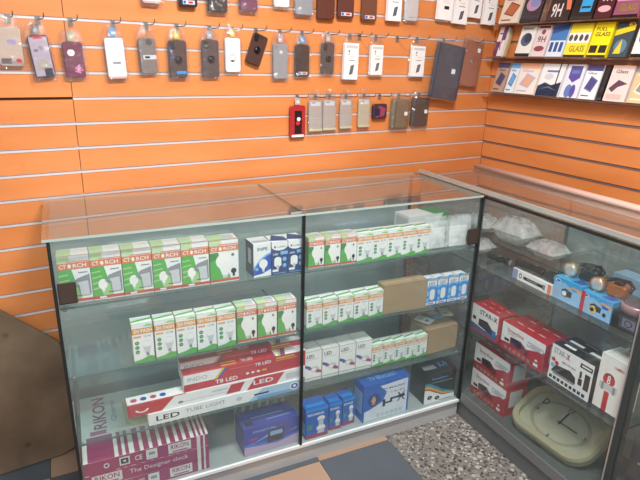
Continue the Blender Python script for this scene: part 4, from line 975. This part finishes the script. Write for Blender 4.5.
# ------------------------------------------------------------------ ledges with screen glass packs on the side wall
LEDGE = glassy('ledge_acrylic', (.9, .84, .8), .2, '#a07a68')
for z, lab in ((1.414, 'lowest narrow ledge on the side wall, carrying phone glass packs'), (1.592, 'middle narrow ledge on the side wall, carrying yellow and dark packs'), (1.749, 'upper narrow ledge on the side wall, cut by the frame')):
    r = root('display_ledge', RW(0, z), RZR); tag(r, lab, 'ledge', 'ledges on the side wall')
    q = MB(); q.box(.03, 1.9, -.075, -.0015, -.003, 0, LEDGE); q.build('shelf_plate', r)
    q = MB(); q.box(.03, 1.9, -.078, -.0755, -.003, .003, glassy('lip', (.9, .85, .82), .2, '#a07a68')); q.build('front_lip', r)
def glass_pack(t0, t1, zb, zt, cols, style, lab, back=None, off=.062, grp=''):
    w = abs(t1 - t0) - .004; h = zt - zb
    mb = MB(); base = mat(cols[0], .3); mb.box(0, w, -.009, .009, 0, h, base)
    f = Face(mb, (0, -.009, 0), (1, 0, 0), (0, 0, 1), (0, -1, 0), w, h)
    A = mat(cols[1], .35); B = mat(cols[2], .35)
    if style == 'phone': f.rect(0, 1, .82, 1, A); f.poly([(.15, .3), (.65, .2), (.9, .55), (.4, .68)], B); f.poly([(.22, .33), (.62, .25), (.82, .53), (.42, .63)], A); f.rect(.1, .6, .08, .12, B); f.text('Glass', .12, .7, .72, .8, B)
    if style == 'x': f.rect(0, .45, .0, .5, A); f.rect(.5, 1, .55, 1, A); f.text('X', .3, .75, .2, .55, B); f.rect(.1, .6, .75, .8, B)
    if style == 'circle': f.ell(.5, .55, .36, .22, A); f.ell(.58, .6, .25, .15, B); f.rect(0, 1, 0, .1, BLACK); f.rect(.1, .8, .88, .94, MGREY)
    if style == 'logo': f.ell(.5, .78, .15, .08, A); f.text('9H', .2, .8, .45, .65, B); f.ell(.5, .25, .38, .09, A); f.rect(.1, .9, .9, .97, B)
    if style == 'blue': f.rect(0, 1, .5, 1, A); f.poly([(0, .7), (1, .85), (1, 1), (0, .9)], B); [f.rect(u, u + .2, .15, .45, B) for u in (.1, .4, .7)]
    if style == 'faces': f.rect(0, 1, .42, .72, A); [f.ell(u, .57, .09, .1, B) for u in (.12, .35, .6, .84)]; f.rect(0, 1, 0, .06, BLACK); f.text('GLASS', .2, .9, .15, .34, mat('#8a7a20'))
    if style == 'yellow': f.text('FULL', .12, .7, .76, .86, B); f.text('GLASS', .12, .9, .6, .72, B); f.rect(.05, .45, .12, .34, B); f.rect(.55, .95, .12, .34, B); f.rect(0, 1, 0, .06, B)
    if style == 'game': f.poly([(0, .6), (1, .75), (1, .9), (0, .76)], A); f.text('9D', .6, .95, .82, .97, A); f.ell(.5, .3, .35, .2, B); f.poly([(.2, .1), (.5, .5), (.6, .1)], A)
    if style == 'night': f.poly([(0, 0), (1, 0), (1, .45), (.6, .34), (.3, .42), (0, .3)], A); f.rect(.25, .75, .74, .8, B); f.rect(.75, .8, .0, 1, BLACK); f.poly([(.1, .2), (.5, .3), (.9, .18), (.5, .26)], B); f.ell(.4, .6, .2, .1, LGREY)
    if style == 'shield': f.poly([(.2, .95), (.85, .95), (.85, .6), (.5, .45), (.2, .6)], A); f.rect(.3, .75, .72, .82, B); f.ell(.4, .2, .2, .2, B); f.ell(.65, .2, .15, .2, A)
    if style == 'nine': f.poly([(.55, 1), (.8, 1), (1, .3), (.8, .3)], A); f.text('9H', .1, .6, .1, .5, B); f.rect(.1, .5, .65, .75, A)
    if style == 'sport': f.poly([(.1, .35), (.45, .6), (.9, .5), (.5, .4), (.3, .25)], A); f.rect(.1, .8, .05, .2, B); f.text('Glass', .2, .75, .78, .88, A)
    if style == 'bluepanel': f.rect(.35, .85, .2, 1, A); f.rect(0, 1, 0, .08, B); f.rect(.4, .8, .3, .36, B)
    o = mb.build('screen_glass_pack', None, RW(t0, zb + .0032, off), RZR, 0); o.rotation_euler = (-.27, 0, RZR)
    tag(o, lab, 'screen protector pack', grp)
    if back:
        o2 = MB(); o2.box(.008, w + .006, -.008, .008, 0, h*.97, mat(back, .4)); k = o2.build('screen_glass_pack', None, RW(t0, zb + .0032, off - .0195), RZR); k.rotation_euler = (-.27, 0, RZR)
        tag(k, 'pack just behind the ' + lab, 'screen protector pack', grp)
    return o
ZA, ZB_, ZC = 1.7498, 1.5928, 1.4148
g = 'screen glass packs on the upper ledge'
for a in ((-.077, -.205, '#d8c9b8', '#b0623a', '#8f3a2c', 'phone', 'cream and brown pack nearest the corner on the upper ledge', '#7a5a4a'), (-.212, -.330, '#2a2530', '#b08aa8', '#7a86b8', 'circle', 'black pack with lilac circle on the upper ledge', None), (-.335, -.374, '#5a4038', '#7a5a48', '#8a6a58', 'nine', 'narrow brown pack on the upper ledge', None),
          (-.376, -.492, '#2b2326', '#d87a5a', '#d8cfd0', 'nine', 'black pack with big white 9H and orange streak', '#4a3a3a'), (-.499, -.612, '#16181c', '#2f9fd8', '#2a2c30', 'bluepanel', 'black pack with bright blue panel', None), (-.616, -.698, '#4a2028', '#d8a8b0', '#e0d0d0', 'logo', 'dark red pack with pale logo on the upper ledge', None),
          (-.704, -.815, '#8a5068', '#c890a8', '#d8b8c8', 'faces', 'pinkish purple pack at the upper ledge end', None)):
    glass_pack(a[0], a[1], ZA, ZA + .155, a[2:5], a[5], a[6], a[7], grp=g)
g = 'screen glass packs on the middle ledge'
for a in ((-.065, -.122, '#e4dcd8', '#6a3a68', '#7a3a62', 'x', 'white and purple X pack nearest the corner, middle ledge', '#b8a078'), (-.208, -.302, '#e2e0da', '#4a5a78', '#2a3048', 'circle', 'white pack with dark globe circle, middle ledge', None), (-.306, -.388, '#d8c8c8', '#8a3a4a', '#6a3038', 'logo', 'pinkish pack with dark red logo, middle ledge', None),
          (-.395, -.487, '#d0dce8', '#3a78b8', '#2a4a88', 'blue', 'blue and white pack, middle ledge', '#5a4a6a'), (-.493, -.606, '#e8d83a', '#e8e8e4', '#4a4a4a', 'faces', 'yellow pack with a row of faces', None), (-.612, -.706, '#f0dc20', '#e8e8e4', '#2a2820', 'yellow', 'bright yellow pack with black print', None),
          (-.716, -.800, '#3a4a50', '#e0c42a', '#5a7a94', 'game', 'dark pack with yellow 9D and blue figure', None), (-.815, -.905, '#d8dcd8', '#3a4a58', '#5a6a78', 'circle', 'pale pack at the frame edge, middle ledge', None)):
    glass_pack(a[0], a[1], ZB_, ZB_ + .148, a[2:5], a[5], a[6], a[7], grp=g)
g = 'screen glass packs on the lowest ledge'
for a in ((-.083, -.164, '#b09484', '#4a4a70', '#7a3a3a', 'phone', 'brownish pack nearest the corner on the lowest ledge', '#8a6a58'), (-.172, -.232, '#dde4ea', '#6aa0d0', '#4a78a8', 'phone', 'narrow white and blue pack, lowest ledge', None), (-.236, -.358, '#e8dcd2', '#dfa888', '#a0b4d8', 'phone', 'white pack with salmon band and phone, lowest ledge', '#c8b0a0'),
          (-.368, -.497, '#e4e4e6', '#1f2a44', '#5a78a8', 'night', 'white pack with dark blue wave foot, lowest ledge', '#d8d8dc'), (-.506, -.602, '#d8dae4', '#5a4a98', '#5a7ab0', 'shield', 'white and purple shield pack, lowest ledge', None), (-.608, -.690, '#eceaec', '#4a4a80', '#6a6a90', 'phone', 'white pack picturing a purple phone, lowest ledge', None),
          (-.692, -.724, '#1a1a1e', '#2a2a30', '#3a3a40', 'bluepanel', 'plain black pack, lowest ledge', None), (-.728, -.830, '#dcc8c4', '#5a4050', '#c8b0a8', 'sport', 'pale pink pack with a leaping shape, lowest ledge', '#eeeef0'), (-.838, -.93, '#c8b48a', '#8a8a88', '#e8e0d0', 'phone', 'tan pack at the frame edge, lowest ledge', None)):
    glass_pack(a[0], a[1], ZC, ZC + .152, a[2:5], a[5], a[6], a[7], grp=g)

# ------------------------------------------------------------------ brown board at the side of the long case
def stained():
    m = bpy.data.materials.new('stained_board'); m.use_nodes = True
    nt = m.node_tree; L = nt.links.new; b = nt.nodes['Principled BSDF']; b.inputs['Roughness'].default_value = .7
    tc = nt.nodes.new('ShaderNodeTexCoord'); n = nt.nodes.new('ShaderNodeTexNoise'); n.inputs['Scale'].default_value = 4; n.inputs['Detail'].default_value = 6
    L(tc.outputs['Object'], n.inputs['Vector']); r = nt.nodes.new('ShaderNodeValToRGB'); e = r.color_ramp.elements
    e[0].position = .3; e[0].color = lin('#584636'); e[1].position = .7; e[1].color = lin('#85705a'); L(n.outputs['Fac'], r.inputs[0])
    v = nt.nodes.new('ShaderNodeTexVoronoi'); v.inputs['Scale'].default_value = 9; L(tc.outputs['Object'], v.inputs['Vector'])
    mr = nt.nodes.new('ShaderNodeMapRange'); mr.inputs[1].default_value = .03; mr.inputs[2].default_value = .14; mr.inputs[3].default_value = .7; mr.inputs[4].default_value = 0
    L(v.outputs['Distance'], mr.inputs[0]); mx = nt.nodes.new('ShaderNodeMix'); mx.data_type = 'RGBA'; mx.inputs[7].default_value = lin('#32251c')
    L(mr.outputs[0], mx.inputs[0]); L(r.outputs[0], mx.inputs[6]); L(mx.outputs[2], b.inputs['Base Color'])
    return m
q = MB()
pts = [(-.62, .05), (-.56, .012), (-.3, 0), (-.06, .004), (-.012, .02), (0, .06), (0, .46), (-.015, .50), (-.20, .68), (-.42, .86), (-.6, .9), (-.62, .88)]
q.prism(pts, -.009, .009, stained(), .004)
o = q.build('wooden_board', None, BW(-2.262, .001, .065), AB, -.055); tag(o, 'brown stained board with slanted edge leaning on the orange wall beside the long case', 'board')

# ------------------------------------------------------------------ light
def area(name, loc, rot, sx, sy, e, col):
    l = bpy.data.lights.new(name, 'AREA'); l.shape = 'RECTANGLE'; l.size = sx; l.size_y = sy; l.energy = e; l.color = col
    o = bpy.data.objects.new(name, l); COL.objects.link(o); o.location = loc; o.rotation_euler = rot
area('ceiling_lamp', (-.80, -.95, 2.78), (0, 0, 0), .6, .12, 66, (1, .97, .93))
area('ceiling_lamp', (-1.9, -2.2, 2.80), (0, 0, .3), 1.2, .16, 48, (.93, .97, 1))
w = bpy.data.worlds.new('World'); scene.world = w; w.use_nodes = True
w.node_tree.nodes['Background'].inputs[0].default_value = (.75, .82, .88, 1); w.node_tree.nodes['Background'].inputs[1].default_value = .28

# ------------------------------------------------------------------ camera
yaw, pit, rol = .446718, -.321634, .0257723
F = Vector((math.sin(yaw)*math.cos(pit), math.cos(yaw)*math.cos(pit), math.sin(pit)))
R0 = Vector((math.cos(yaw), -math.sin(yaw), 0)); U0 = R0.cross(F)
Rv = R0*math.cos(rol) + U0*math.sin(rol); Uv = -R0*math.sin(rol) + U0*math.cos(rol)
cd = bpy.data.cameras.new('Camera'); co = bpy.data.objects.new('Camera', cd); COL.objects.link(co)
co.matrix_world = Matrix(((Rv.x, Uv.x, -F.x, -1.52567), (Rv.y, Uv.y, -F.y, -1.65172), (Rv.z, Uv.z, -F.z, 1.55988), (0, 0, 0, 1)))
cd.sensor_width = 36; cd.lens = 542.14/640*36; cd.clip_start = .02
scene.camera = co
vs = scene.view_settings; vs.view_transform = 'Standard'; vs.look = 'None'; vs.exposure = .52; vs.gamma = 1; vs.use_curve_mapping = False
scene.cycles.transparent_max_bounces = 48; scene.cycles.max_bounces = 10; scene.cycles.use_denoising = True
